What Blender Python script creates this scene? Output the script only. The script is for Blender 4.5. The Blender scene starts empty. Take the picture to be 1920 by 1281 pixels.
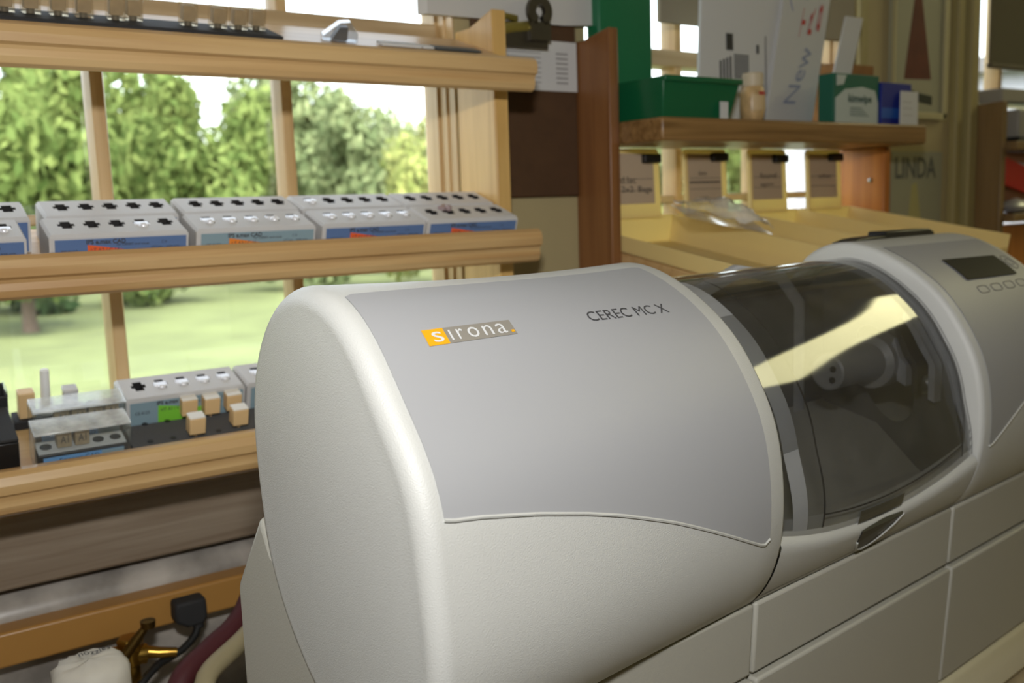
import bpy, bmesh, math, random
from mathutils import Vector, Matrix
random.seed(7)
SC = bpy.context.scene
COL = SC.collection
PI = math.pi
CH = 0.461                       # lens height above the worktop (worktop top is z = 0)

# ------------------------------------------------------------------ camera
RT = Vector((0.8221255, -0.5683139, -0.0335996))
UP = Vector((0.1066261, 0.0957344, 0.9896796))
BK = Vector((-0.5592321, -0.8172235, 0.1393028))
cam = bpy.data.cameras.new('camera')
cam.sensor_width = 36.0
cam.lens = 36.0 * 1800 / 1920
cam.clip_start = 0.01
cam.clip_end = 400
cam.dof.use_dof = True
cam.dof.focus_distance = 0.53
cam.dof.aperture_fstop = 10.0
camo = bpy.data.objects.new('camera', cam)
COL.objects.link(camo)
camo.matrix_world = Matrix(((RT.x, UP.x, BK.x, 0), (RT.y, UP.y, BK.y, 0), (RT.z, UP.z, BK.z, CH), (0, 0, 0, 1)))
SC.camera = camo

# ------------------------------------------------------------------ sky, sun, lamps, exposure
w = bpy.data.worlds.new('sky'); SC.world = w
w.use_nodes = True
nt = w.node_tree; nt.nodes.clear()
sky = nt.nodes.new('ShaderNodeTexSky')
sky.sky_type = 'NISHITA'; sky.sun_disc = False
sky.sun_elevation = math.radians(48); sky.sun_rotation = math.radians(200)
sky.dust_density = 4.0; sky.air_density = 1.2
hs = nt.nodes.new('ShaderNodeHueSaturation'); hs.inputs['Saturation'].default_value = 0.35
bg = nt.nodes.new('ShaderNodeBackground'); bg.inputs['Strength'].default_value = 1.0
wo = nt.nodes.new('ShaderNodeOutputWorld')
nt.links.new(sky.outputs[0], hs.inputs['Color']); nt.links.new(hs.outputs[0], bg.inputs[0]); nt.links.new(bg.outputs[0], wo.inputs[0])

def lamp(name, kind, loc, energy, color, **kw):
    l = bpy.data.lights.new(name, kind); l.energy = energy; l.color = color
    for k, v in kw.items():
        setattr(l, k, v)
    o = bpy.data.objects.new(name, l); COL.objects.link(o); o.location = loc
    return o
def aim(o, target):
    o.rotation_euler = (Vector(target) - o.location).to_track_quat('-Z', 'Y').to_euler()

sun = lamp('sun', 'SUN', (0, 0, 30), 4.2, (1, .95, .84), angle=0.01)
sun.rotation_euler = Vector((-0.35, 0.62, -0.78)).to_track_quat('-Z', 'Y').to_euler()
# the flash on top of the camera
flash = lamp('camera_flash', 'AREA', Vector((0, 0, CH)) + UP * 0.185 + BK * 0.03, 4.9, (1, .985, .96), shape='RECTANGLE', size=0.065, size_y=0.04)
aim(flash, (0.75, 0.95, CH - 0.02))
# fluorescent ceiling fittings (their bodies are built further down)
CEIL = 1.55
FIT = [(2.96, 0.0, 0.0)]     # their glowing diffusers are the room's light
SC.view_settings.view_transform = 'Standard'
SC.view_settings.look = 'None'
SC.view_settings.exposure = 0.0
SC.view_settings.gamma = 1.0
SC.view_settings.use_curve_mapping = False
SC.cycles.use_denoising = True
SC.cycles.max_bounces = 10
SC.cycles.transparent_max_bounces = 16
SC.cycles.sample_clamp_indirect = 6.0

# ------------------------------------------------------------------ materials
MATS = {}
def base(name):
    m = bpy.data.materials.new(name); m.use_nodes = True
    return m, m.node_tree, m.node_tree.nodes['Principled BSDF']
def mat(name, col, rough=.5, metal=0., bump=0., bscale=200., var=0., vscale=6., spec=None, coat=0., trans=0., sub=0.):
    if name in MATS: return MATS[name]
    m, t, b = base(name)
    b.inputs['Base Color'].default_value = (*col, 1); b.inputs['Roughness'].default_value = rough; b.inputs['Metallic'].default_value = metal
    if spec is not None: b.inputs['Specular IOR Level'].default_value = spec
    if coat: b.inputs['Coat Weight'].default_value = coat; b.inputs['Coat Roughness'].default_value = .15
    if trans: b.inputs['Transmission Weight'].default_value = trans
    if bump or var:
        tc = t.nodes.new('ShaderNodeTexCoord')
    if bump:
        n = t.nodes.new('ShaderNodeTexNoise'); n.inputs['Scale'].default_value = bscale; n.inputs['Detail'].default_value = 2
        bp = t.nodes.new('ShaderNodeBump'); bp.inputs['Strength'].default_value = bump; bp.inputs['Distance'].default_value = 0.001
        t.links.new(tc.outputs['Object'], n.inputs['Vector']); t.links.new(n.outputs['Fac'], bp.inputs['Height']); t.links.new(bp.outputs[0], b.inputs['Normal'])
    if var:
        n = t.nodes.new('ShaderNodeTexNoise'); n.inputs['Scale'].default_value = vscale; n.inputs['Detail'].default_value = 4
        r = t.nodes.new('ShaderNodeMapRange'); r.inputs['From Min'].default_value = .3; r.inputs['From Max'].default_value = .7
        r.inputs['To Min'].default_value = 1 - var; r.inputs['To Max'].default_value = 1 + var
        mx = t.nodes.new('ShaderNodeMix'); mx.data_type = 'RGBA'; mx.blend_type = 'MULTIPLY'; mx.inputs['Factor'].default_value = 1
        mx.inputs['A'].default_value = (*col, 1)
        t.links.new(tc.outputs['Object'], n.inputs['Vector']); t.links.new(n.outputs['Fac'], r.inputs['Value'])
        t.links.new(r.outputs[0], mx.inputs['B']); t.links.new(mx.outputs['Result'], b.inputs['Base Color'])
    MATS[name] = m
    return m
def wood(name, c1, c2, axis=0, scale=14., rough=.42, knots=False, coat=.15):
    if name in MATS: return MATS[name]
    m, t, b = base(name)
    tc = t.nodes.new('ShaderNodeTexCoord'); mp = t.nodes.new('ShaderNodeMapping')
    sc = [scale] * 3; sc[axis] = scale * .045
    mp.inputs['Scale'].default_value = sc
    n = t.nodes.new('ShaderNodeTexNoise'); n.inputs['Scale'].default_value = 5; n.inputs['Detail'].default_value = 6; n.inputs['Distortion'].default_value = .6
    r = t.nodes.new('ShaderNodeValToRGB')
    r.color_ramp.elements[0].position = .32; r.color_ramp.elements[0].color = (*c1, 1)
    r.color_ramp.elements[1].position = .68; r.color_ramp.elements[1].color = (*c2, 1)
    t.links.new(tc.outputs['Object'], mp.inputs['Vector']); t.links.new(mp.outputs[0], n.inputs['Vector'])
    t.links.new(n.outputs['Fac'], r.inputs['Fac'])
    src = r.outputs['Color']
    if knots:
        v = t.nodes.new('ShaderNodeTexVoronoi'); v.inputs['Scale'].default_value = 9
        rr = t.nodes.new('ShaderNodeMapRange'); rr.inputs['From Min'].default_value = .05; rr.inputs['From Max'].default_value = .11
        mx = t.nodes.new('ShaderNodeMix'); mx.data_type = 'RGBA'
        mx.inputs['A'].default_value = (c1[0] * .35, c1[1] * .3, c1[2] * .3, 1)
        t.links.new(tc.outputs['Object'], v.inputs['Vector']); t.links.new(v.outputs['Distance'], rr.inputs['Value'])
        t.links.new(rr.outputs[0], mx.inputs['Factor']); t.links.new(src, mx.inputs['B']); src = mx.outputs['Result']
    t.links.new(src, b.inputs['Base Color'])
    bp = t.nodes.new('ShaderNodeBump'); bp.inputs['Strength'].default_value = .12; bp.inputs['Distance'].default_value = .001
    t.links.new(n.outputs['Fac'], bp.inputs['Height']); t.links.new(bp.outputs[0], b.inputs['Normal'])
    b.inputs['Roughness'].default_value = rough; b.inputs['Coat Weight'].default_value = coat; b.inputs['Coat Roughness'].default_value = .25
    MATS[name] = m
    return m
def clear(name, tint, rough=.05, gloss=1.0, ior=1.45, haze=0., hazecol=(.3, .3, .3), hscale=25.):
    """thin clear sheet: straight-through tint + fresnel reflection, with an optional diffuse haze"""
    if name in MATS: return MATS[name]
    m, t, b = base(name)
    out = t.nodes['Material Output']; t.nodes.remove(b)
    tr = t.nodes.new('ShaderNodeBsdfTransparent'); tr.inputs[0].default_value = (*tint, 1)
    gl = t.nodes.new('ShaderNodeBsdfGlossy'); gl.inputs['Roughness'].default_value = rough; gl.inputs[0].default_value = (gloss, gloss, gloss, 1)
    fr = t.nodes.new('ShaderNodeFresnel'); ge = t.nodes.new('ShaderNodeNewGeometry')
    io = t.nodes.new('ShaderNodeMapRange'); io.inputs['To Min'].default_value = ior; io.inputs['To Max'].default_value = 1 / ior
    t.links.new(ge.outputs['Backfacing'], io.inputs['Value']); t.links.new(io.outputs[0], fr.inputs['IOR'])
    mx = t.nodes.new('ShaderNodeMixShader')
    first = tr.outputs[0]
    if haze:
        df = t.nodes.new('ShaderNodeBsdfDiffuse'); df.inputs[0].default_value = (*hazecol, 1)
        tc = t.nodes.new('ShaderNodeTexCoord'); n = t.nodes.new('ShaderNodeTexNoise'); n.inputs['Scale'].default_value = hscale; n.inputs['Detail'].default_value = 8
        mr = t.nodes.new('ShaderNodeMapRange'); mr.inputs['From Min'].default_value = .35; mr.inputs['From Max'].default_value = .75
        mr.inputs['To Min'].default_value = haze * .5; mr.inputs['To Max'].default_value = haze * 1.5
        m2 = t.nodes.new('ShaderNodeMixShader')
        t.links.new(tc.outputs['Object'], n.inputs['Vector']); t.links.new(n.outputs['Fac'], mr.inputs['Value']); t.links.new(mr.outputs[0], m2.inputs[0])
        t.links.new(tr.outputs[0], m2.inputs[1]); t.links.new(df.outputs[0], m2.inputs[2]); first = m2.outputs[0]
    t.links.new(fr.outputs[0], mx.inputs[0]); t.links.new(first, mx.inputs[1]); t.links.new(gl.outputs[0], mx.inputs[2])
    t.links.new(mx.outputs[0], out.inputs['Surface'])
    MATS[name] = m
    return m
def leafmat(name, c1, c2, tl=.45):
    m, t, b = base(name)
    out = t.nodes['Material Output']; t.nodes.remove(b)
    g = t.nodes.new('ShaderNodeNewGeometry'); r = t.nodes.new('ShaderNodeValToRGB')
    r.color_ramp.elements[0].color = (*c1, 1); r.color_ramp.elements[1].color = (*c2, 1)
    d = t.nodes.new('ShaderNodeBsdfDiffuse'); tn = t.nodes.new('ShaderNodeBsdfTranslucent'); mx = t.nodes.new('ShaderNodeMixShader')
    mx.inputs[0].default_value = tl
    t.links.new(g.outputs['Random Per Island'], r.inputs['Fac'])
    t.links.new(r.outputs[0], d.inputs[0]); t.links.new(r.outputs[0], tn.inputs[0])
    t.links.new(d.outputs[0], mx.inputs[1]); t.links.new(tn.outputs[0], mx.inputs[2]); t.links.new(mx.outputs[0], out.inputs['Surface'])
    return m

WHITE = mat('shell_plastic', (.565, .57, .545), .42, bump=.3, bscale=1500)
BASEW = mat('base_plastic', (.44, .43, .375), .5, bump=.15, bscale=900)
GREY = mat('satin_grey_film', (.37, .375, .39), .46, metal=.0, bump=.03, bscale=2500)
BLACK = mat('black_plastic', (.012, .012, .012), .4)
SOFTB = mat('black_rubber', (.02, .02, .021), .75, bump=.2, bscale=700)
FOAM = mat('charcoal_foam', (.085, .085, .089), .9, bump=.6, bscale=900)
PINE = wood('pine_wood', (.50, .29, .115), (.66, .45, .21), 0)
PINEV = wood('pine_upright_wood', (.56, .33, .10), (.72, .47, .17), 2, knots=True)
PINEF = wood('window_wood', (.46, .29, .12), (.60, .42, .21), 2)
PINEH = wood('window_rail_wood', (.42, .30, .16), (.54, .41, .25), 0)
GREYW = wood('weathered_wood', (.22, .165, .115), (.31, .25, .185), 0, scale=30)
CEDAR = wood('cedar_wood', (.19, .075, .024), (.29, .125, .04), 2, knots=True)
ORANGE = wood('orange_pine_wood', (.42, .135, .022), (.60, .23, .045), 2, knots=True)
TAN = wood('tan_board_wood', (.19, .115, .04), (.26, .165, .065), 2, knots=True)
OAK = wood('oak_plywood', (.17, .085, .025), (.33, .185, .065), 0, scale=26)
CREAM = mat('cream_wall_paint', (.43, .355, .185), .7, var=.05, vscale=4)
PAPER = mat('white_paper', (.62, .62, .61), .8)
PAPERW = mat('card_paper', (.55, .43, .30), .8)
INK = mat('dark_ink', (.02, .02, .022), .7)
CHAR = mat('charcoal_ink', (.06, .06, .065), .6)
INKB = mat('blue_pen_ink', (.26, .29, .40), .7)
RED = mat('red_ink', (.45, .03, .03), .6)
GREEN = mat('green_plastic', (.008, .12, .045), .32)
YEL = mat('yellow_bin_plastic', (.93, .79, .40), .42)
_t = YEL.node_tree; _tl = _t.nodes.new('ShaderNodeBsdfTranslucent'); _tl.inputs[0].default_value = (.98, .84, .42, 1); _mx = _t.nodes.new('ShaderNodeMixShader'); _mx.inputs[0].default_value = .4
_t.links.new(_t.nodes['Principled BSDF'].outputs[0], _mx.inputs[1]); _t.links.new(_tl.outputs[0], _mx.inputs[2]); _t.links.new(_mx.outputs[0], _t.nodes['Material Output'].inputs['Surface'])
GREYP = mat('grey_holder_plastic', (.60, .59, .585), .5, bump=.1, bscale=700)
DARKP = mat('dark_slot', (.022, .02, .02), .7)
BLUE = mat('blue_label', (.11, .19, .39), .5)
BLUEG = mat('grey_blue_label', (.25, .36, .42), .5)
ORG = mat('orange_label', (.80, .13, .035), .5)
ORG2 = mat('amber_label', (.80, .25, .03), .5)
LIME = mat('lime_label', (.22, .62, .05), .5)
FOIL = mat('blister_foil', (.86, .87, .92), .25, metal=.1, coat=.5)
CERAM = mat('cream_ceramic', (.78, .54, .27), .45)
CERAMT = mat('white_ceramic', (.85, .82, .75), .4)
TANB = mat('tan_ceramic', (.42, .32, .20), .5, var=.15, vscale=150)
METAL = mat('steel', (.42, .42, .42), .3, metal=1)
DKMET = mat('dark_steel', (.13, .12, .10), .42, metal=.9)
BRASS = mat('brass', (.42, .25, .05), .3, metal=1)
STRIP = mat('tan_metal_strip', (.42, .215, .055), .35)
LAM = mat('marbled_laminate', (.37, .34, .305), .28, var=.4, vscale=22, coat=.4)
TOPM = mat('tan_laminate', (.34, .27, .17), .4, var=.15, vscale=40)
MASON = mat('brown_hardboard', (.085, .042, .018), .6, bump=.2, bscale=800, var=.1, vscale=60)
BEIGE = mat('beige_paint', (.40, .37, .30), .6)
ACRYL = clear('clear_acrylic', (.93, .95, .95), .04, 1, 1.5, haze=.03, hazecol=(.9, .95, .95))
LIDM = clear('acrylic_lid_sky_sheen', (.92, .95, .95), .12, 1, 1.6, haze=.5, hazecol=(.93, .95, .95), hscale=60)  # white haze paints the sky's reflection onto the box lids
GLASS = clear('window_glass', (.96, .98, .97), .0, 1, 1.5)
SMOKE = clear('smoked_hood_plastic', (.74, .745, .75), .05, 1, 1.5, haze=.08, hazecol=(.24, .235, .22), hscale=40)
BAG = clear('clear_bag', (.86, .86, .86), .15, 1, 1.5, haze=.5, hazecol=(.92, .91, .90))

# ------------------------------------------------------------------ helpers
class MB:
    def __init__(s): s.v = []; s.f = []; s.m = []
    def add(s, vs, fs, mi=0):
        k = len(s.v); s.v += [tuple(v) for v in vs]; s.f += [tuple(k + i for i in f) for f in fs]; s.m += [mi] * len(fs); return s
    def box(s, x0, x1, y0, y1, z0, z1, mi=0, M=None):
        vs = [Vector((x, y, z)) for x in (x0, x1) for y in (y0, y1) for z in (z0, z1)]
        if M is not None: vs = [M @ v for v in vs]
        return s.add(vs, [(0, 1, 3, 2), (4, 6, 7, 5), (0, 4, 5, 1), (2, 3, 7, 6), (0, 2, 6, 4), (1, 5, 7, 3)], mi)
    def prism(s, poly, a, b, f, mi=0):
        """poly of (p, q) run between a and b; f(p, q, t) -> point"""
        n = len(poly)
        vs = [f(p, q, a) for p, q in poly] + [f(p, q, b) for p, q in poly]
        fs = [(i, (i + 1) % n, n + (i + 1) % n, n + i) for i in range(n)] + [tuple(range(n))[::-1], tuple(range(n, 2 * n))]
        return s.add(vs, fs, mi)
    def tube(s, pts, r, n=10, mi=0, caps=True):
        pts = [Vector(p) for p in pts]; R = r if isinstance(r, (list, tuple)) else [r] * len(pts)
        vs = []; fs = []; ref = None
        for i, p in enumerate(pts):
            d = (pts[min(i + 1, len(pts) - 1)] - pts[max(i - 1, 0)]).normalized()
            if ref is None: ref = d.orthogonal().normalized()
            ref = (ref - d * ref.dot(d)).normalized(); q = d.cross(ref)
            vs += [p + (ref * math.cos(2 * PI * k / n) + q * math.sin(2 * PI * k / n)) * R[i] for k in range(n)]
        for i in range(len(pts) - 1):
            fs += [(i * n + k, i * n + (k + 1) % n, (i + 1) * n + (k + 1) % n, (i + 1) * n + k) for k in range(n)]
        if caps: fs += [tuple(range(n))[::-1], tuple((len(pts) - 1) * n + k for k in range(n))]
        return s.add(vs, fs, mi)
    def lathe(s, prof, c=(0, 0, 0), n=24, mi=0, axis=2, M=None):
        vs = []; fs = []
        for r, h in prof:
            for k in range(n):
                a = 2 * PI * k / n; p = [r * math.cos(a), r * math.sin(a)]
                v = Vector((p[0], p[1], h)) if axis == 2 else (Vector((h, p[0], p[1])) if axis == 0 else Vector((p[1], h, p[0])))
                if M is not None: v = M @ v
                vs.append(v + Vector(c))
        m = len(prof)
        for i in range(m - 1):
            fs += [(i * n + k, i * n + (k + 1) % n, (i + 1) * n + (k + 1) % n, (i + 1) * n + k) for k in range(n)]
        fs += [tuple(range(n))[::-1], tuple((m - 1) * n + k for k in range(n))]
        return s.add(vs, fs, mi)
    def grid(s, rows, mi=0, closed=False):
        """rows of equal-length point lists"""
        n = len(rows[0]); vs = [p for r in rows for p in r]; fs = []
        for i in range(len(rows) - 1):
            for k in range(n if closed else n - 1):
                fs.append((i * n + k, i * n + (k + 1) % n, (i + 1) * n + (k + 1) % n, (i + 1) * n + k))
        return s.add(vs, fs, mi)
    def build(s, name, mats, parent=None, smooth=False, bevel=0., seg=2, loc=None, rot=None, solid=0., angle=40):
        me = bpy.data.meshes.new(name); me.from_pydata([tuple(v) for v in s.v], [], s.f)
        if not isinstance(mats, (list, tuple)): mats = [mats]
        for m in mats: me.materials.append(m)
        for p, mi in zip(me.polygons, s.m): p.material_index = mi
        bm = bmesh.new(); bm.from_mesh(me)
        if not smooth or True: bmesh.ops.remove_doubles(bm, verts=bm.verts, dist=1e-6)
        bmesh.ops.recalc_face_normals(bm, faces=bm.faces); bm.to_mesh(me); bm.free()
        if smooth or bevel:
            me.shade_smooth() if hasattr(me, 'shade_smooth') else [setattr(p, 'use_smooth', True) for p in me.polygons]
            if hasattr(me, 'set_sharp_from_angle'): me.set_sharp_from_angle(angle=math.radians(angle))
        o = bpy.data.objects.new(name, me); COL.objects.link(o)
        if solid:
            md = o.modifiers.new('solid', 'SOLIDIFY'); md.thickness = solid; md.offset = -1
        if bevel:
            md = o.modifiers.new('bevel', 'BEVEL'); md.width = bevel; md.segments = seg; md.limit_method = 'ANGLE'; md.angle_limit = math.radians(35)
            md.harden_normals = False
        if parent is not None: o.parent = parent
        if loc is not None: o.location = loc
        if rot is not None: o.rotation_euler = rot
        return o
def tag(o, label, cat, group=None):
    o['label'] = label; o['category'] = cat
    if group: o['group'] = group
    return o
def thing(name, label, cat, loc=(0, 0, 0), rot=(0, 0, 0), group=None):
    o = bpy.data.objects.new(name, None); COL.objects.link(o); o.location = loc; o.rotation_euler = rot; o.empty_display_size = .02
    return tag(o, label, cat, group)
def struct(o): o['kind'] = 'structure'; return o
def copy_tree(o, loc=None, label=None, parent=None):
    c = o.copy(); COL.objects.link(c)
    if parent is not None: c.parent = parent
    for ch in list(o.children): copy_tree(ch, parent=c)
    if loc is not None: c.location = loc
    if label: c['label'] = label
    return c
_tx = {}
def text_geo(s):
    if s not in _tx:
        cu = bpy.data.curves.new('t', 'FONT'); cu.body = s; cu.size = 1; cu.resolution_u = 3; cu.offset = .022 if s in ('LINDA', 'kimwipe', 'IPS e.max CAD') else 0
        ob = bpy.data.objects.new('t', cu); COL.objects.link(ob)
        dg = bpy.context.evaluated_depsgraph_get(); dg.update()
        me = bpy.data.meshes.new_from_object(ob.evaluated_get(dg))
        vs = [v.co.copy() for v in me.vertices]; fs = [tuple(p.vertices) for p in me.polygons]
        bpy.data.objects.remove(ob); bpy.data.curves.remove(cu); bpy.data.meshes.remove(me)
        x0 = min(v.x for v in vs); x1 = max(v.x for v in vs); y0 = min(v.y for v in vs); y1 = max(v.y for v in vs)
        _tx[s] = ([((v.x - x0) / (x1 - x0), (v.y - y0) / (y1 - y0)) for v in vs], fs)
    return _tx[s]
def text(mb, s, f, mi=0):
    """f(u, v) maps the unit text box to a point"""
    vs, fs = text_geo(s)
    return mb.add([f(u, v) for u, v in vs], fs, mi)
def flat(o, r, u):
    o = Vector(o); r = Vector(r); u = Vector(u)
    return lambda a, b: o + r * a + u * b

# ------------------------------------------------------------------ room shell
Z = lambda z: z + CH             # heights measured from the lens
WY = 0.925                       # inner face of the window wall
XL, XR, YF, ZF = -1.6, 4.6, -2.6, -0.90
def wall_with_holes(name, holes, m):
    mb = MB(); y0, y1 = WY, WY + .06
    xs = sorted({XL, XR, *[h[0] for h in holes], *[h[1] for h in holes]})
    for a, b in zip(xs, xs[1:]):
        hh = [h for h in holes if h[0] <= a + 1e-6 and h[1] >= b - 1e-6]
        if hh:
            mb.box(a, b, y0, y1, ZF, hh[0][2]); mb.box(a, b, y0, y1, hh[0][3], CEIL)
        else: mb.box(a, b, y0, y1, ZF, CEIL)
    return struct(mb.build(name, m))
WIN = [(-0.55, .5705, Z(-.245), Z(.80)), (.752, 1.262, Z(-.245), Z(.80)), (1.60, 2.45, Z(-.20), Z(.80))]
wall_with_holes('wall_back', WIN, CREAM)
CREAMR = mat('room_wall_paint', (.60, .54, .40), .8)
struct(MB().box(XL - .1, XL, YF, WY + .06, ZF, CEIL).build('wall_left', CREAMR))
struct(MB().box(XR, XR + .1, YF, WY + .06, ZF, CEIL).build('wall_right', CREAMR))
struct(MB().box(XL - .1, XR + .1, YF - .1, YF, ZF, CEIL).build('wall_front', CREAMR))
struct(MB().box(XL - .1, XR + .1, YF - .1, WY + .12, CEIL, CEIL + .1).build('ceiling', mat('ceiling_paint', (.72, .70, .62), .9)))
struct(MB().box(XL - .1, XR + .1, YF - .1, WY + .12, ZF - .08, ZF).build('floor', mat('floor_vinyl', (.30, .25, .19), .5, var=.2, vscale=5)))

def window(n, hole, mxs, rails):
    x0, x1, z0, z1 = hole
    e = bpy.data.objects.new('window_%d' % n, None); COL.objects.link(e); e['kind'] = 'structure'; e.location = (x0, WY, z0)
    L = lambda *b: (b[0] - x0, b[1] - x0, b[2] - WY, b[3] - WY, b[4] - z0, b[5] - z0)
    f = MB(); t = .006
    for (ya, yb, k) in ((WY + .001, WY + .0595, .0018), (WY + .016, WY + .0595, .0042), (WY + .030, WY + .0595, .0075)):   # stepped jambs
        f.box(*L(x0, x0 + k, ya, yb, z0, z1)); f.box(*L(x1 - k, x1, ya, yb, z0, z1))
        f.box(*L(x0, x1, ya, yb, z0, z0 + k)); f.box(*L(x0, x1, ya, yb, z1 - k, z1))
    f.build('frame', PINEF, e, bevel=.0012)
    for x in mxs:
        m = MB(); h = .0085
        poly = [(-h, .052), (-h, .040), (-.0055, .030), (.0055, .030), (h, .040), (h, .052), (.006, .058), (-.006, .058)]
        m.prism(poly, z0 + .01, z1 - .01, lambda p, q, s: (x + p - x0, q, s - z0))
        m.build('muntin', PINEF, e, bevel=.001)
    for (za, zb, d) in rails:
        m = MB(); m.box(*L(x0 + .006, x1 - .006, WY + .034 - d, WY + .060, za, zb)); m.build('rail', PINEH, e, bevel=.002)
    g = MB(); g.box(*L(x0 + .01, x1 - .01, WY + .053, WY + .056, z0 + .01, z1 - .01)); g.build('glass_pane', GLASS, e)
    return e
RAILS = [(Z(-.003), Z(.007), 0), (Z(.168), Z(.203), .006)]
window(1, WIN[0], [.012 - .177, .0205, .2035, .3855], RAILS)
window(2, WIN[1], [.9375, 1.095], [(Z(-.002), Z(.008), 0), (Z(.176), Z(.197), .009)])
window(3, WIN[2], [1.735, 1.93, 2.2], [(Z(.02), Z(.03), 0), (Z(.150), Z(.174), .012)])

# apron, backsplash under the left shelves, casings
struct(MB().box(XL, .70, .897, WY, Z(-.312), Z(-.246)).build('trim_1', GREYW, bevel=.003))
bs = MB(); pr = [(WY, -.318), (.914, -.320), (.904, -.328), (.899, -.340), (.899, -.372), (.902, -.384), (.902, -.4615), (WY, -.4615)]
bs.prism(pr, XL, XR, lambda p, q, s: (s, p, Z(q)))
struct(bs.build('trim_2', LAM, smooth=True, angle=30))
cs = MB()
for xa, xb, d in ((1.270, 1.290, .012), (1.525, 1.545, .014), (1.552, 1.576, .022)): cs.box(xa, xb, WY - d, WY + .001, Z(-.30), CEIL)
struct(cs.build('trim_3', mat('cream_trim_paint', (.37, .31, .13), .5), bevel=.003))

# ------------------------------------------------------------------ worktop, cabinet under it
ct = thing('countertop', 'tan laminate worktop under the large milling machine', 'countertop', (0, 0, 0))
MB().box(-1.5, 3.2, .255, .901, -.04, 0).build('slab', TOPM, ct, bevel=.004)
cb = thing('base_cabinet', 'plain base cabinet carrying the worktop, below the picture', 'cabinet', (0, 0, ZF))
MB().box(-1.5, 3.2, .30, .90, .09, -.04 - ZF - .001).build('carcass', BEIGE, cb)
MB().box(-1.5, 3.2, .36, .90, 0, .09).build('plinth', BLACK, cb)
for k in range(8):
    a = -1.5 + k * .5875
    d = MB().box(a + .006, a + .5815, .282, .30, .10, -.05 - ZF).build('door', BEIGE, cb, bevel=.003)
    MB().tube([(a + .52, .268, .55), (a + .52, .268, .67)], .006).build('handle', METAL, d)

# ------------------------------------------------------------------ milling machine
U = .268; T0, T1, T2, T3 = .83, 1.89, 2.9336, 3.71
TH = 0.10278953; D0 = 1.6
CL = [0.36898, 0.01137, -0.03646, -0.06264, -0.04571, -0.00661, 3e-05, 0.00247, 0.01348, 0.00276, 0.0052]
CA = [0.39035, -0.08935, -0.06883, -0.03584, -0.03895, 0.00316, 0.01972, -0.00461, 0.00879, 0.00648, -0.00399]
def rad(t, a):
    k = (min(max(t, T0), T1) - T0) / (T1 - T0)
    c = [p * (1 - k) + q * k for p, q in zip(CL, CA)]
    return c[0] + sum(c[2 * i - 1] * math.cos(i * a) + c[2 * i] * math.sin(i * a) for i in range(1, 6))
def TDZ(t, d, z): return Vector(((t - T0) * U, (d - D0) * U, z * U + CH))     # z measured from the lens, in units of U
def S(t, a, off=0., ts=None):
    """point of the rounded housing: station t along it, angle a round it (0 = front, +90 deg = top)"""
    r = rad(t if ts is None else ts, a) + off
    return TDZ(t, 1.545 - r * math.cos(a), -.54 + r * math.sin(a))
Td = Vector((math.cos(TH), math.sin(TH), 0)); Dd = Vector((-math.sin(TH), math.cos(TH), 0))
mc = Td * (T0 * U) + Dd * (D0 * U)
mill = thing('milling_machine', 'large white dental milling machine with rounded housing and smoked viewing hood', 'machine', (mc.x, mc.y, 0), (0, 0, TH))
NA = 112
ANG = [-PI + 2 * PI * k / NA for k in range(NA)]
def ring(t, off=0., k=1., ts=None):
    return [TDZ(t, 1.545 - (rad(ts or t, a) + off) * k * math.cos(a), -.54 + (rad(ts or t, a) + off) * k * math.sin(a)) for a in ANG]
# left housing
rows = []
RF = .040
for k in (.001, .25, .5, .75, .9): rows.append(ring(T0 + .012 * k ** 2, -RF, k, T0))
rows.append(ring(T0 + .012, -RF - .002, 1, T0))
for i in range(10):
    a = PI / 2 * (1 - i / 9); rows.append(ring(T0 + .012 + RF - RF * math.sin(a), -RF + RF * math.cos(a)))
for i in range(1, 13): rows.append(ring(T0 + .012 + RF + (T1 - .012 - T0 - .012 - RF) * i / 12))
rows.append(ring(T1 - .005, -.002)); rows.append(ring(T1 - .001, -.007)); rows.append(ring(T1, -.014))
rows.append(ring(T1, -.30))
mb = MB(); mb.grid(rows, closed=True); mb.build('left_housing', WHITE, mill, smooth=True, angle=50)
# right housing
rows = [ring(T2, -.066), ring(T2, -.022), ring(T2 + .002, -.012), ring(T2 + .008, -.004), ring(T2 + .018, 0)]
for i in range(1, 9): rows.append(ring(T2 + .018 + (T3 - RF - T2 - .018) * i / 8))
for i in range(1, 10):
    a = PI / 2 * i / 9; rows.append(ring(T3 - RF + RF * math.sin(a), -RF + RF * math.cos(a)))
for k in (.8, .5, .001): rows.append(ring(T3 + .01, -RF, k))
MB().grid(rows, closed=True).build('right_housing', WHITE, mill, smooth=True, angle=50)

def patch(name, m, tl, tr, al, ah, off, parent, nu=30, nv=24, edge=.0012):
    """a film on the housing: t from tl(v)..tr(v), angle from al(u)..ah(u), with a tiny raised edge"""
    rows = []
    for j in range(nv + 1):
        v = j / nv; r = []
        for i in range(nu + 1):
            u = i / nu; t = tl + (tr - tl) * u
            a = al(u) + (ah(u) - al(u)) * v
            r.append(S(t, a, off))
        rows.append(r)
    return MB().grid(rows).build(name, m, parent, smooth=True)
LBOT = [(.0, .110), (.012, .098), (.085, .067), (.217, -.012), (.352, -.110), (.451, -.192), (.617, -.35), (.764, -.505), (.895, -.642), (.975, -.722), (1., -.700)]
def interp(tab, u):
    for (a, b), (c, d) in zip(tab, tab[1:]):
        if u <= c: return b + (d - b) * (u - a) / (c - a)
    return tab[-1][1]
gl = patch('label_panel', GREY, .889, 1.826, lambda u: interp(LBOT, u), lambda u: 1.503 + .355 * u - (.02 if u < .01 or u > .99 else 0), .0022, mill, nu=48)
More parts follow.
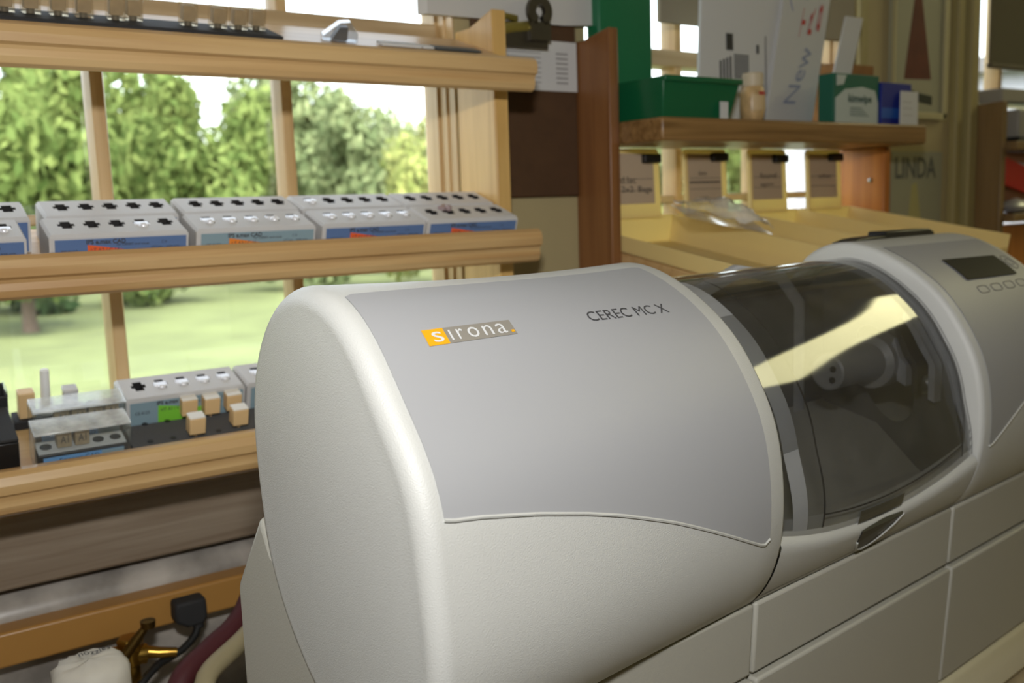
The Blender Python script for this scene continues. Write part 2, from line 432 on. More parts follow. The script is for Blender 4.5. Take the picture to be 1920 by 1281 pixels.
# pale rim bead round the panel's lower edge
mb = MB(); mb.tube([S(.889 + .937 * i / 48, interp(LBOT, i / 48), .0015) for i in range(49)], .0010, 6); mb.build('panel_bead', WHITE, gl, smooth=True)
def rbot(u): return interp([(0, -.70), (.03, -.695), (.18, -.585), (.36, -.45), (.6, -.22), (.8, -.05), (1, .06)], u)
gr = patch('control_panel', GREY, 2.985, 3.648, rbot, lambda u: 1.772 - .02 * u, .003, mill, nu=36)
mb = MB(); mb.tube([S(2.985 + .663 * i / 36, rbot(i / 36), .0035) for i in range(37)], .0009, 6); mb.build('panel_bead', WHITE, gr, smooth=True)
# printed name plate
def onS(t0, t1, b0, b1, h0, h1, off):
    """unit square -> housing: angle runs b0..b1 along the bottom, h0..h1 along the top"""
    return lambda u, v: S(t0 + (t1 - t0) * u, (b0 + (b1 - b0) * u) * (1 - v) + (h0 + (h1 - h0) * u) * v, off)
def quadgrid(mb, f, nu, nv, u0=0, u1=1, v0=0, v1=1, mi=0):
    mb.grid([[f(u0 + (u1 - u0) * i / nu, v0 + (v1 - v0) * j / nv) for i in range(nu + 1)] for j in range(nv + 1)], mi); return mb
LG = onS(.992, 1.214, 1.116, 1.152, 1.216, 1.256, .0034)
LG2 = onS(.992, 1.214, 1.116, 1.152, 1.216, 1.256, .0042)
np_ = quadgrid(MB(), LG, 12, 8, .225, 1).build('name_plate', mat('taupe_print', (.27, .25, .215), .4), gl, smooth=True)
AMB = mat('amber_print', (.82, .40, .012), .4)
np_['label'] = 'taupe and amber printed name plate'
quadgrid(MB(), LG, 6, 8, 0, .225).build('amber_square', AMB, np_, smooth=True); quadgrid(MB(), LG2, 2, 2, .945, .985, .14, .30).build('amber_dot', AMB, np_, smooth=True)
WP = mat('white_print', (.66, .67, .68), .4)
def letters(mb, f, s, boxes):
    for ch, (u0, u1, v0, v1) in zip(s, boxes):
        text(mb, ch, lambda a, b: f(u0 + (u1 - u0) * a, v0 + (v1 - v0) * b))
mb = MB()
letters(mb, LG2, 'sırona', [(.075, .185, .16, .80), (.262, .283, .16, .80), (.345, .415, .16, .80), (.462, .585, .15, .81), (.640, .745, .16, .80), (.795, .905, .15, .81)])
mb.build('lettering', WP, np_)
CR = onS(1.437, 1.712, 1.206, 1.250, 1.289, 1.343, .0034)
mb = MB(); text(mb, 'CEREC MC X', CR); mb.build('lettering', CHAR, gl)
# display and keys
scr = quadgrid(MB(), onS(3.168, 3.538, 1.118, 1.090, 1.462, 1.428, .0075), 14, 12).build('display', mat('display_glass', (.012, .011, .010), .6, spec=.15), gr, smooth=True)
for k in range(4):
    ta = 3.187 + .099 * k; tb = ta + .064; mb = MB(); n = 20; pts = []
    for i in range(n + 1):
        q = 2 * PI * i / n; cx = abs(math.cos(q)) ** .5 * math.copysign(1, math.cos(q)); cy = abs(math.sin(q)) ** .5 * math.copysign(1, math.sin(q))
        pts.append(S((ta + tb) / 2 + .034 * cx, .962 + .052 * cy, .0034))
    mb.tube(pts, .0004, 5, caps=False); mb.build('key_outline', mat('key_print', (.16, .155, .14), .6, spec=.2), gr, smooth=True)
mb = MB()
for rr in (1., .5): mb.tube([S(3.592 + .034 * rr * math.cos(2 * PI * i / 28), 1.30 + .115 * rr * math.sin(2 * PI * i / 28), .0034) for i in range(29)], .0004, 5, caps=False)
mb.build('start_key_outline', MATS['key_print'], gr, smooth=True)

# smoked hood over the milling chamber
def lip(t): return -.80 - .145 * (1 - ((t - 2.41) / .52) ** 2)
tA, tB = T1 + .004, T2 - .004
def HO(a, k=0.):
    x = min(max((a + .95) / .6, 0), 1); return -.020 - .036 * x * x * (3 - 2 * x) + k
rows = []
for j in range(61):
    r = []
    for i in range(41):
        t = tA + (tB - tA) * i / 40; a0 = lip(t) - .03; a = a0 + (2.45 - a0) * j / 60
        r.append(S(t, a, HO(a)))
    rows.append(r)
hood = MB().grid(rows).build('viewing_hood', SMOKE, mill, smooth=True, solid=.003)
hood['label'] = 'smoked see-through hood'
# thickened edge strips of the hood
SEAL = mat('grey_seal_strip', (.62, .63, .64), .45)
for (ta, tb, m_) in ((tA + .085, tA + .150, SEAL), (tA + .222, tA + .230, SOFTB), (tB - .050, tB - .044, SOFTB)):
    a0 = lip(ta) - .02
    rows = [[S(ta + (tb - ta) * i / 4, a0 + (2.4 - a0) * j / 60, HO(a0 + (2.4 - a0) * j / 60, -.013)) for i in range(5)] for j in range(61)]
    MB().grid(rows).build('edge_strip', m_, hood, smooth=True)
mb = MB(); rows = [[S(t, lip(t) + .085 + .010 * j, HO(lip(t) + .085 + .010 * j, -.013)) for t in [tA + .23 + (tB - tA - .28) * i / 30 for i in range(31)]] for j in range(2)]
mb.grid(rows).build('edge_strip', SOFTB, hood, smooth=True)
mb = MB(); quadgrid(mb, lambda u, v: S(2.28 + .235 * u, lip(2.28 + .235 * u) + .012 + .085 * v, HO(lip(2.28 + .235 * u) + .012 + .085 * v, .004)), 10, 5); mb.build('hood_tab', clear('dark_tab_plastic', (.25, .25, .25), .15, 1, 1.5), hood, smooth=True)
# chamber behind the hood
CHB = mat('chamber_plastic', (.075, .08, .088), .45, var=.2, vscale=40)
CHG = mat('chamber_grey', (.42, .43, .45), .42, var=.15, vscale=60)
ch = MB(); ch.box(0, 0, 0, 0, 0, 0) if False else None
def BX(mb, t0, t1, d0, d1, z0, z1, mi=0):
    vs = [TDZ(t, d, z) for t in (t0, t1) for d in (d0, d1) for z in (z0, z1)]
    return mb.add(vs, [(0, 1, 3, 2), (4, 6, 7, 5), (0, 4, 5, 1), (2, 3, 7, 6), (0, 2, 6, 4), (1, 5, 7, 3)], mi)
mb = MB(); BX(mb, T1 + .002, T2 - .002, 1.80, 1.83, -.95, -.30); BX(mb, T1 + .002, T2 - .002, 1.33, 1.82, -.97, -.93)
chamber = mb.build('chamber', CHB, mill, bevel=.002)
mb = MB(); mb.grid([ring(T2 - .006, -.075), ring(T2 - .006, -.32)], closed=True)
mb.build('chamber_side', CHB, chamber, smooth=True)
# pale polygon ring just before the chamber's rear wall
fr = [(2.13, -.40), (2.20, -.26), (2.42, -.20), (2.66, -.235), (2.78, -.34), (2.78, -.80), (2.13, -.80)]
cx = sum(p[0] for p in fr) / 7; cz = sum(p[1] for p in fr) / 7
mb = MB(); n = 7
o_ = [TDZ(t, 1.775, z) for t, z in fr]; i_ = [TDZ(cx + (t - cx) * .80, 1.775, cz + (z - cz) * .84) for t, z in fr]
ob_ = [TDZ(t, 1.80, z) for t, z in fr]
mb.grid([ob_, o_, i_], closed=True); mb.build('rear_ring', CHG, chamber, bevel=.002)
mb = MB()
c = (0, 0, 0); pr = [(.001, 2.60), (.050, 2.60), (.056, 2.606), (.056, 2.80), (.062, 2.81), (.062, 2.84), (.086, 2.85), (.088, 2.925)]
rows = [[TDZ(t, 1.585 + r * math.cos(2 * PI * k / 32), -.535 + r * math.sin(2 * PI * k / 32)) for k in range(32)] for r, t in pr]
mb.grid(rows, closed=True); mb.build('spindle', mat('spindle_steel', (.42, .42, .41), .42, metal=.3), chamber, smooth=True, angle=35)
mb = MB()
for (da, za) in ((-.022, .012), (-.020, -.022)):
    rows = [[TDZ(t, 1.585 + da + r * math.cos(2 * PI * k / 12), -.535 + za + r * math.sin(2 * PI * k / 12)) for k in range(12)] for r, t in ((.010, 2.602), (.010, 2.596), (.001, 2.596))]
    mb.grid(rows, closed=True)
mb.build('spindle_bolt', BLACK, chamber, smooth=True)
rows = [[TDZ(t, 1.43 + r * math.cos(2 * PI * k / 14), -.60 + r * math.sin(2 * PI * k / 14)) for k in range(14)] for r, t in ((.03, 2.927), (.03, 2.90), (.018, 2.89), (.001, 2.89))]
MB().grid(rows, closed=True).build('nozzle', METAL, chamber, smooth=True, angle=35)
# stepped door seals on the chamber's right wall
for (off, wd, dt, m_) in ((-.105, .020, .05, CHG), (-.150, .018, .07, SOFTB), (-.195, .030, .055, CHG)):
    rows = []
    pts = [1.25, 1.0, .8, .6, .4, .2, .06, -.5]
    def CS(t, a, o): 
        if a > -.4: return S(t, a, o)
        q = S(t, .06, o); return Vector((q.x, q.y, S(t, a, o).z))
    for a in pts:
        rows.append([CS(tB - .004, a, off), CS(tB - dt, a, off), CS(tB - dt, a, off - wd), CS(tB - .004, a, off - wd)])
    MB().grid(rows).build('door_seal', m_, chamber, smooth=True, angle=30)
# rear cover behind the hood
rows = [[S(tA + (tB - tA) * i / 20, 2.40 + 1.6 * j / 24, -.075) for i in range(21)] for j in range(25)]
MB().grid(rows).build('rear_cover', CHB, mill, smooth=True, solid=.003)
# front lip under the hood
rows = []
for j in range(9):
    r = []
    for i in range(41):
        t = T1 + .001 + (T2 - T1 - .005) * i / 40; r.append(S(t, -1.17 + (lip(t) + 1.17) * j / 8, 0))
    rows.append(r)
for off in (-.006, -.012, -.07):
    rows.append([S(T1 + .001 + (T2 - T1 - .005) * i / 40, lip(T1 + .001 + (T2 - T1 - .005) * i / 40) + (.010 if off > -.01 else .014), off) for i in range(41)])
MB().grid(rows).build('front_lip', WHITE, mill, smooth=True, angle=60)
nt_ = [(2.290, -.935), (2.296, -1.01), (2.322, -1.08), (2.36, -1.105), (2.40, -1.09), (2.44, -1.045), (2.48, -.99), (2.512, -.932)]
mb = MB(); mb.add([S(t, a, .0035) for t, a in nt_] + [S(t, a, -.03) for t, a in nt_], [tuple(range(8))] + [(i, (i + 1) % 8, 8 + (i + 1) % 8, 8 + i) for i in range(8)])
mb.build('grip_notch', BLACK, mill)
mb = MB(); mb.tube([S(t, a, .003) for t, a in nt_[1:]], .0008, 6); mb.build('notch_rim', WHITE, mill, smooth=True)
# boxy base with front panels
mb = MB()
pl = [(1.362, -.985), (1.40, -.93), (1.60, -.75), (1.80, -.70), (1.845, -.625), (1.985, -.82), (1.985, -1.69), (1.39, -1.69)]
mb.prism(pl, T0 + .018, T3 - .04, lambda p, q, s: TDZ(s, p, q))
mb.build('base_body', BASEW, mill, bevel=.004)
for (ta, tb) in ((T0 + .016, T1 - .004), (T1 + .006, T2 - .003), (T2 + .006, T3 - .03)):
    for (za, zb, da, db) in ((-.988, -1.178, 1.3395, 1.351), (-1.187, -1.585, 1.338, 1.366)):
        mb = MB(); mb.prism([(da, za), (da + .05, za), (db + .05, zb), (db, zb)], ta, tb, lambda p, q, s: TDZ(s, p, q))
        mb.build('front_panel', BASEW, mill, bevel=.0022, seg=3)
mb = MB(); mb.prism([(1.375, -1.592), (1.36, -1.60), (1.33, -1.66), (1.315, -1.715), (1.9, -1.715), (1.9, -1.68), (1.42, -1.592)], T0 + .02, T3 - .02, lambda p, q, s: TDZ(s, p, q))
mb.build('foot_skirt', mat('foot_plastic_lit', (.62, .57, .42), .5), mill, bevel=.003)  # lighter than the base panels, painting in light from above
# black hinge cover on the top edge
mb = MB()
hp = [(2.97, -.160), (3.03, -.150), (3.09, -.147), (3.205, -.146), (3.21, -.132), (3.53, -.134), (3.565, -.146), (3.57, -.17), (2.97, -.17)]
mb.prism(hp, 1.73, 1.80, lambda p, q, s: TDZ(p, s, q)); mb.build('hinge_cover', BLACK, mill, bevel=.0015)

# ------------------------------------------------------------------ left display shelves (tilted towards the room)
TA = math.radians(19)
def slope(z0, Y0=.818): return Matrix.Translation((0, Y0, Z(z0))) @ Matrix.Rotation(TA, 4, 'X')
SH = {'top': slope(.1475), 'mid': slope(-.040), 'low': slope(-.204)}
rack = thing('shelf_rack', 'pale pine rack of three tilted display shelves across the left window', 'shelf', (.57, .925, Z(-.30)))
ro = Vector((.57, .925, Z(-.30)))
def upright(x0, x1, yf, zb, zt, zt2, m, parent, o, name='side_panel'):
    mb = MB(); mb.prism([(yf, zb), (WY - .001, zb), (WY - .001, zt2), (yf + .045, zt2), (yf, zt)], x0, x1, lambda p, q, s: Vector((s, p, Z(q))) - o)
    return mb.build(name, m, parent, bevel=.0015)
upright(.5702, .5875, .85, -.245, .202, .190, PINEV, rack, ro)
upright(-.56, -.5427, .85, -.245, .202, .190, PINEV, rack, ro)
for k, (zt, zb) in {'top': (.1475, .1145), 'mid': (-.0235, -.0575), 'low': (-.187, -.222)}.items():
    M = SH[k]
    mb = MB(); mb.box(-.542, .570, -.0045, .108, -.017, -.0005, M=Matrix.Translation(-ro) @ M); b = mb.build('shelf', PINE, rack, bevel=.001)
    # moulded front strip
    h = zt - zb; yl = .80
    pf = [(yl + .016, zt), (yl + .006, zt), (yl + .001, zt - h * .10), (yl - .001, zt - h * .28), (yl, zt - h * .48), (yl + .0035, zt - h * .54), (yl + .0045, zt - h * .62), (yl + .004, zt - h * .78), (yl + .006, zt - h * .93), (yl + .010, zb), (yl + .0125, zb), (yl + .0125, zt - .003)]
    mb = MB(); mb.prism(pf, -.56, .5895, lambda p, q, s: Vector((s, p, Z(q))) - ro); mb.build('front_moulding', PINE, rack, smooth=True, angle=25)

def place(o, shelf, x, a, h=0., extra=None):
    M = SH[shelf] @ Matrix.Translation((x, a, h))
    if extra is not None: M = M @ extra
    o.matrix_world = M; return o

# --- slotted block holders
BW, BD, BH = .1065, .0425, .030
def cross(cx, cy, w=.0125, h=.0165, b=.0056):
    a = b / 2 + .001
    return [(cx - a, cy - h / 2), (cx + a, cy - h / 2), (cx + a, cy - b / 2), (cx + w / 2, cy - b / 2), (cx + w / 2, cy + b / 2), (cx + a, cy + b / 2), (cx + a, cy + h / 2), (cx - a, cy + h / 2), (cx - a, cy + b / 2), (cx - w / 2, cy + b / 2), (cx - w / 2, cy - b / 2), (cx - a, cy - b / 2)]
SLX = [.0165 + .0192 * k for k in range(5)]
def holder_body():
    bm = bmesh.new(); c = .002
    def loop(pts, z): return [bm.verts.new((x, y, z)) for x, y in pts]
    outer = [(c, c), (BW - c, c), (BW - c, BD - c), (c, BD - c)]
    low = [(0, .0015), (BW, .0015), (BW, BD), (0, BD)]
    ot = loop(outer, BH); ol = loop(low, BH - .003); ob = loop(low, 0)
    def quads(A, B):
        for i in range(len(A)): bm.faces.new((A[i], A[(i + 1) % len(A)], B[(i + 1) % len(A)], B[i]))
    quads(ot, ol); quads(ol, ob); bm.faces.new(ob)
    edges = [bm.edges.get((ot[i], ot[(i + 1) % 4])) for i in range(4)]
    for cx in SLX:
        cr = cross(cx, .0235); t = loop(cr, BH); b = loop(cr, BH - .012)
        quads(t, b); f = bm.faces.new(b); f.material_index = 1
        edges += [bm.edges.get((t[i], t[(i + 1) % 12])) for i in range(12)]
        for e in t:
            pass
    bmesh.ops.triangle_fill(bm, edges=edges, use_beauty=True)
    bmesh.ops.recalc_face_normals(bm, faces=bm.faces)
    for f in bm.faces:
        zs = [v.co.z for v in f.verts]
        if min(zs) < BH - .011 and len(f.verts) == 4 and max(zs) > BH - .001: f.material_index = 1
    me = bpy.data.meshes.new('body'); bm.to_mesh(me); bm.free()
    me.materials.append(GREYP); me.materials.append(DARKP)
    return me
HB = holder_body()
def holder(label, colm, flashm, shade, back=False):
    t = thing('block_holder', label, 'block holder', group='grey slotted block holders')
    b = bpy.data.objects.new('body', HB); COL.objects.link(b); b.parent = t
    lab = MB(); lab.box(.004, BW - .002, .0008, .0014, .001, BH - .0045); lo = lab.build('label', colm, t)
    if not back:
        lf = lambda u, v: Vector((.004 + (BW - .006) * u, .0004, .001 + (BH - .0055) * v))
        m = MB(); m.add([lf(.235, .82), lf(.235, .0), lf(.70, .0), lf(.70, .48)], [(0, 1, 2, 3)]); m.build('colour_flash', flashm, lo)
        lf = lambda u, v: Vector((.004 + (BW - .006) * u, .0001, .001 + (BH - .0055) * v))
        m = MB()
        def tx(s, u0, u1, v0, v1): text(m, s, lambda a, b: lf(u0 + (u1 - u0) * a, v0 + (v1 - v0) * b))
        tx('IPS e.max CAD', .225, .52, .84, 1.0); tx(shade, .26, .47, .56, .70); tx('CE 0123', .04, .16, .54, .66)
        tx('for CEREC and inLab', .45, .70, .76, .84); tx('C 14', .80, .84, .78, .88); tx('LOT 5 pcs', .72, .80, .60, .70); tx('REF 605', .84, .94, .60, .68)
        m.build('lettering', CHAR, lo)
    return t
def setlabel(o, s): o['label'] = s; return o
blm = MB()
def blister():
    mb = MB(); mb.lathe([(.0052, 0), (.0056, .003), (.0052, .0048), (.0040, .0056), (.001, .0058)], n=14)
    return mb
BLIS = None
def put_blister(shelf, x, a, h, label, first=[None], s=1.):
    if first[0] is None:
        mb = MB(); mb.box(-.0060, .0060, -.0030, .0055, 0, .0042); mb.lathe([(.0034, .0), (.0034, .0050), (.002, .0058), (.0005, .006)], c=(0, -.0042, 0), n=14)
        o = mb.build('blister_pack', FOIL, bevel=.0012); first[0] = o; c = o
    else:
        c = first[0].copy(); COL.objects.link(c)
    tag(c, label, 'blister pack', 'foil blister packs seated in the holder slots')
    place(c, shelf, x, a, h); return c
fronts = [(.1285, '', BLUE, ORG, 'LT A2 / C 14'),
          (.2415, '', BLUEG, ORG2, 'LT A3 / C 14'), (.3545, '', BLUE, ORG, 'LT A1 / C 14'), (.4628, '', BLUE, ORG, 'LT B1 / C 14'), (.0065, '', BLUE, ORG, 'LT A2 / C 14')]
FL = ['front-row grey holder on the middle shelf, second from left, with one foil pack',
      'front-row grey holder on the middle shelf with pale grey-blue label and five foil packs',
      'front-row grey holder on the middle shelf with blue label, orange flash and five foil packs',
      'front-row grey holder on the middle shelf, rightmost, holding one dull pinkish pack',
      'front-row grey holder cut by the left picture edge on the middle shelf']
for (x, _, c, f, s), L in zip(fronts, FL): place(holder(L, c, f, s), 'mid', x, .0035)
BLb = ['back-row grey holder on the middle shelf, second from left, all slots empty',
       'back-row grey holder on the middle shelf, directly right of the first window bar',
       'back-row grey holder on the middle shelf with one foil pack in its first slot',
       'back-row grey holder on the middle shelf, rightmost, against the pine upright',
       'back-row grey holder cut by the left picture edge on the middle shelf']
for x, L in zip((.1335, .2445, .3540, .4625, .0165), BLb): place(holder(L, BLUE, ORG, '', True), 'mid', x, .0485)
HT = BH - .0035
for k, L in ((3, 'single foil blister pack in the fourth slot of the orange-flashed holder at left'),): put_blister('mid', .1285 + SLX[k], .0235, HT, L)
names5 = ['first', 'second', 'third', 'fourth', 'fifth']
for k in range(5):
    put_blister('mid', .2415 + SLX[k], .0260, HT, f'foil blister pack, {names5[k]} from the left in the holder with the grey-blue label')
    put_blister('mid', .3545 + SLX[k], .0260, HT, f'foil blister pack, {names5[k]} from the left in the blue-labelled holder third along the front')
put_blister('mid', .3545 + SLX[0], .0710, HT, 'foil blister pack alone in the back-row holder behind the full blue one')
put_blister('mid', .0065 + SLX[4], .0225, HT, 'foil blister pack in the holder cut by the left picture edge')
pk = put_blister('mid', .4628 + SLX[1], .030, HT, 'dull pinkish blister pack lying across the rightmost front holder')
me = pk.data.copy(); me.materials.clear(); me.materials.append(mat('pink_grey_foil', (.36, .27, .27), .3)); pk.data = me
pk.matrix_world = pk.matrix_world @ Matrix.Translation((0, .004, .003)) @ Matrix.Rotation(.5, 4, 'Z')
# lower shelf holders
place(holder('grey holder with lime green label on the lower shelf, four foil packs in it', BLUEG, LIME, 'HT A1 / C 14'), 'low', .1845, .0605)
place(holder('grey holder on the lower shelf half hidden behind the machine housing', BLUEG, LIME, 'HT A2 / C 14'), 'low', .2930, .0605)
for k in range(1, 5): put_blister('low', .1845 + SLX[k], .0825, HT, f'large foil blister pack, {names5[k]} slot of the lime-labelled lower holder')
put_blister('low', .2930 + SLX[0], .0825, HT, 'foil blister pack in the half-hidden lower holder beside the machine')

# --- foam block stand with milling blanks
mb = MB(); mb.box(0, .150, 0, .052, 0, .006)
fm = thing('foam_plate', 'charcoal foam plate with pin holes on the lower shelf beside the machine', 'foam plate')
mb.build('plate', FOAM, fm, bevel=.0008)
for (hx, ha) in ((.1998, .0602), (.2191, .0600), (.1965, .0303), (.2159, .0304), (.2555, .0300)):
    mb = MB(); mb.lathe([(.0026, .0061), (.0026, .0064), (.0001, .0064)], c=(hx - .181, ha - .009, 0), n=12); mb.build('pin_hole', BLACK, fm)
place(fm, 'low', .181, .006)
def blank():
    t = thing('ceramic_blank', '', 'ceramic block', group='cream ceramic blanks standing in the foam plate')
    MB().box(-.0070, .0070, -.006, .006, .004, .0195).build('block', CERAM, t, bevel=.0008)
    MB().box(-.0069, .0069, -.0059, .0059, .0195, .0207).build('cap', CERAMT, t, bevel=.0006)  # whiter top slab paints in the sky light falling on the blank
    MB().lathe([(.0016, -.003), (.0016, .001), (.003, .0035), (.003, .0042)], n=12).build('pin', CERAM, t, smooth=True)
    return t
bl0 = blank()
BP = [(.2379, .0590, 'cream ceramic blank standing nearest the lime green label'), (.2573, .0560, 'cream ceramic blank at the back of the foam plate, middle of three'),
      (.2777, .0570, 'cream ceramic blank at the back of the foam plate, closest to the machine'), (.2346, .0255, 'cream ceramic blank standing alone at the front of the foam plate'),
      (.2741, .0290, 'cream ceramic blank half hidden by the edge of the machine')]
for i, (x, a, L) in enumerate(BP):
    o = bl0 if i == 0 else copy_tree(bl0); o['label'] = L; place(o, 'low', x, a, .0062)

# --- clear acrylic boxes
def acrylic(label, lw):
    t = thing('acrylic_box', label, 'box', group='clear acrylic block boxes')
    w_, d_, h_ = .0735, .0255, .031
    b = MB(); b.box(.002, w_ - .002, .002, d_ - .002, .0015, .012); b.build('tray', BLACK, t, bevel=.001)
    mb = MB(); mb.box(.003, w_ - .003, .003, d_ - .003, .012, .0132); mb.build('tray_top', GREYP, t, bevel=.0004)
    mb = MB()
    for k in range(5):
        mb.lathe([(.0045, .0133), (.0045, .0137), (.001, .0137)], c=(.010 + .0134 * k, d_ / 2, 0), n=16)
    mb.build('hole', BLACK, t)
    s = MB(); th = .0012
    s.box(0, w_, 0, th, 0, h_); s.box(0, w_, d_ - th, d_, 0, h_); s.box(0, th, th, d_ - th, 0, h_); s.box(w_ - th, w_, th, d_ - th, 0, h_)
    s.build('cover', ACRYL, t, bevel=.0006)
    MB().box(0, w_, 0, d_, h_, h_ + .002).build('lid', LIDM, t, bevel=.0006)
    lab = MB(); lab.box(.006, w_ - .006, -.0004, 0, .002, .0105); lo = lab.build('label', mat('pale_blue_label', (.16, .36, .66), .5), t)
    m = MB(); text(m, lw, flat((.018, -.0006, .0045), (.030, 0, 0), (0, 0, .0045))); m.build('lettering', INK, lo)
    m = MB(); m.box(.050, w_ - .006, -.0007, -.0004, .002, .0105); m.build('grey_field', BLUEG, lo)
    return t
ab1 = place(acrylic('clear acrylic box at the front of the lower shelf with two tan blocks inside', 'Empress CAD'), 'low', .1055, .0195)
ab2 = place(acrylic('clear acrylic box behind the front one on the lower shelf, four tan blocks inside', 'Empress CAD'), 'low', .1105, .0560)
def tanblock(x, a, label, first=[None]):
    if first[0] is None:
        t = thing('tan_block', label, 'ceramic block', group='tan blocks inside the acrylic boxes')
        MB().box(-.0055, .0055, -.0055, .0055, 0, .0145).build('block', TANB, t, bevel=.0005)
        m = MB(); text(m, 'A1', flat((-.003, -.0057, .004), (.006, 0, 0), (0, 0, .007))); m.build('lettering', CHAR, t)
        first[0] = t
    else: t = copy_tree(first[0])
    tag(t, label, 'ceramic block', 'tan blocks inside the acrylic boxes'); place(t, 'low', x, a, .0138); return t
tanblock(.1055 + .0234, .0322, 'tan ceramic block at left in the front acrylic box')
tanblock(.1055 + .0368, .0322, 'tan ceramic block at right in the front acrylic box')
for k in range(4): tanblock(.1105 + .0234 + .0134 * k, .0687, f'tan ceramic block, {names5[k]} from the left in the rear acrylic box')

# --- things at the back of the lower shelf's left part
bx = thing('black_case', 'black plastic case at the left end of the lower shelf', 'case')
MB().box(0, .026, 0, .055, 0, .030).build('body', BLACK, bx, bevel=.001)
MB().box(0, .026, .0, .056, .0305, .033).build('lid', SOFTB, bx, bevel=.001)
place(bx, 'low', .0685, .018)
bx2 = thing('open_case', 'taller black case holding a pale block, left end of the lower shelf', 'case')
mb = MB(); mb.box(0, .030, 0, .002, 0, .038); mb.box(0, .030, .018, .020, 0, .042); mb.box(0, .002, .002, .018, 0, .038); mb.box(.028, .030, .002, .018, 0, .038); mb.box(.002, .028, .002, .018, 0, .002)
mb.build('body', SOFTB, bx2, bevel=.0008)
MB().box(.0285, .0305, .001, .021, .004, .043).build('clear_side', ACRYL, bx2)
place(bx2, 'low', .066, .080)
pb = MB().box(0, .018, 0, .012, 0, .045).build('pale_block', mat('pale_grey_block', (.62, .58, .53), .5), bevel=.0015)
tag(pb, 'pale grey block poking out of the taller black case', 'ceramic block'); place(pb, 'low', .0715, .083, .0022)
ds = MB().box(0, .098, 0, .020, 0, .008).build('dark_stand', SOFTB, bevel=.001); tag(ds, 'low dark stand behind the two acrylic boxes', 'stand'); place(ds, 'low', .101, .088)
cbk = MB().box(-.0065, .0065, -.006, .006, 0, .024).build('cream_block', CERAM, bevel=.001); tag(cbk, 'cream block on the dark stand left of the white tube', 'ceramic block'); place(cbk, 'low', .112, .098, .0081)
tube = thing('white_tube', 'upright white plastic tube standing on the dark stand by the window', 'tube')
MB().lathe([(.0055, 0), (.0055, .012), (.0040, .014)], n=18).build('base', CERAMT, tube, smooth=True, angle=30)
MB().lathe([(.0040, .013), (.0038, .040), (.0034, .042), (.001, .0425)], n=18).build('stem', mat('white_tube_plastic', (.85, .86, .85), .4, sub=.2), tube, smooth=True, angle=30)
place(tube, 'low', .1275, .098, .0081)
gbk = thing('capped_block', 'small block with a grey cap on the dark stand behind the rear acrylic box', 'ceramic block')
MB().box(-.0055, .0055, -.0055, .0055, 0, .018).build('block', TANB, gbk, bevel=.0006); MB().box(-.006, .006, -.006, .006, .018, .0225).build('cap', GREYP, gbk, bevel=.001)
place(gbk, 'low', .147, .098, .0081)

# --- top shelf
tr = thing('display_tray', 'thin charcoal tray of small blocks along the top shelf', 'tray')
mb = MB(); mb.box(-.26, .3335, .008, .050, 0, .0035); mb.build('plate', SOFTB, tr, bevel=.0006)
place(tr, 'top', 0, 0, .0002)
tb = thing('boxed_block', '', 'ceramic block', group='boxed blocks standing on the top shelf tray')
MB().box(-.0052, .0052, -.0052, .0052, .004, .0165).build('block', TANB, tb, bevel=.0006)
MB().lathe([(.0032, 0), (.0032, .004), (.0045, .004), (.0045, .006)], n=14).build('mandrel', DKMET, tb, smooth=True, angle=30)
mb = MB(); mb.box(-.0066, .0066, -.0064, .0064, .0005, .019); mb.build('cover', clear('amber_acrylic', (.90, .85, .74), .06, 1, 1.45, haze=.16, hazecol=(.62, .54, .40)), tb, bevel=.0006)
XS = [.1183, .1365, .1562, .1747, .1991, .2137, .2573, .2826, .3005, .3180]
TL = ['boxed tan block at the far left end of the top tray', 'boxed tan block, second from the left picture edge on the top tray', 'boxed tan block, third along the top tray with a bright mandrel',
      'boxed tan block, fourth along the top tray', 'boxed tan block standing close to the left of its pair on the top tray', 'boxed tan block forming the right half of the close pair on the top tray',
      'boxed tan block just right of the wide gap on the top tray', 'boxed tan block, third from the right end of the top tray cluster', 'boxed tan block, second from the right on the top tray', 'boxed block with the palest cover at the right end of the top tray']
for i, (x, L) in enumerate(zip(XS, TL)):
    o = tb if i == 0 else copy_tree(tb); o['label'] = L; place(o, 'top', x, .030 + (.004 if i in (5, 9) else 0), .0038)
cbx = thing('clear_case', 'small clear hinged case with black insert lying on the top shelf', 'case')
mb = MB(); mb.prism([(0, 0), (.034, 0), (.034, .008), (.026, .018), (.016, .0165), (0, .004)], 0, .022, lambda p, q, s: (p + .25 * s, s, q)); mb.build('shell', clear('clear_case_plastic', (.82, .84, .86), .08, 1, 1.5, haze=.25, hazecol=(.55, .55, .55)), cbx, bevel=.0008)
mb = MB(); mb.prism([(.009, .001), (.024, .001), (.024, .013), (.016, .0125)], .002, .020, lambda p, q, s: (p + .25 * s, s, q)); mb.build('insert', BLACK, cbx)
place(cbx, 'top', .377, .024, .0005, Matrix.Rotation(-.08, 4, 'Z'))
card = MB().box(0, .042, 0, .014, 0, .0025).build('paper_card', PAPER, bevel=.0004); tag(card, 'folded white card lying flat right of the clear case', 'card'); place(card, 'top', .436, .020, .0003)
card2 = MB().box(0, .012, 0, .012, 0, .0022).build('eraser', PAPER, bevel=.0006); tag(card2, 'small pale eraser between the white card and the dark card', 'eraser'); place(card2, 'top', .4805, .020, .0003)
card3 = MB().box(0, .052, 0, .016, 0, .0022).build('dark_card', mat('dark_slate', (.055, .065, .07), .4), bevel=.0004); tag(card3, 'dark slate-coloured sleeve lying at the right end of the top shelf', 'sleeve'); place(card3, 'top', .4945, .018, .0003)

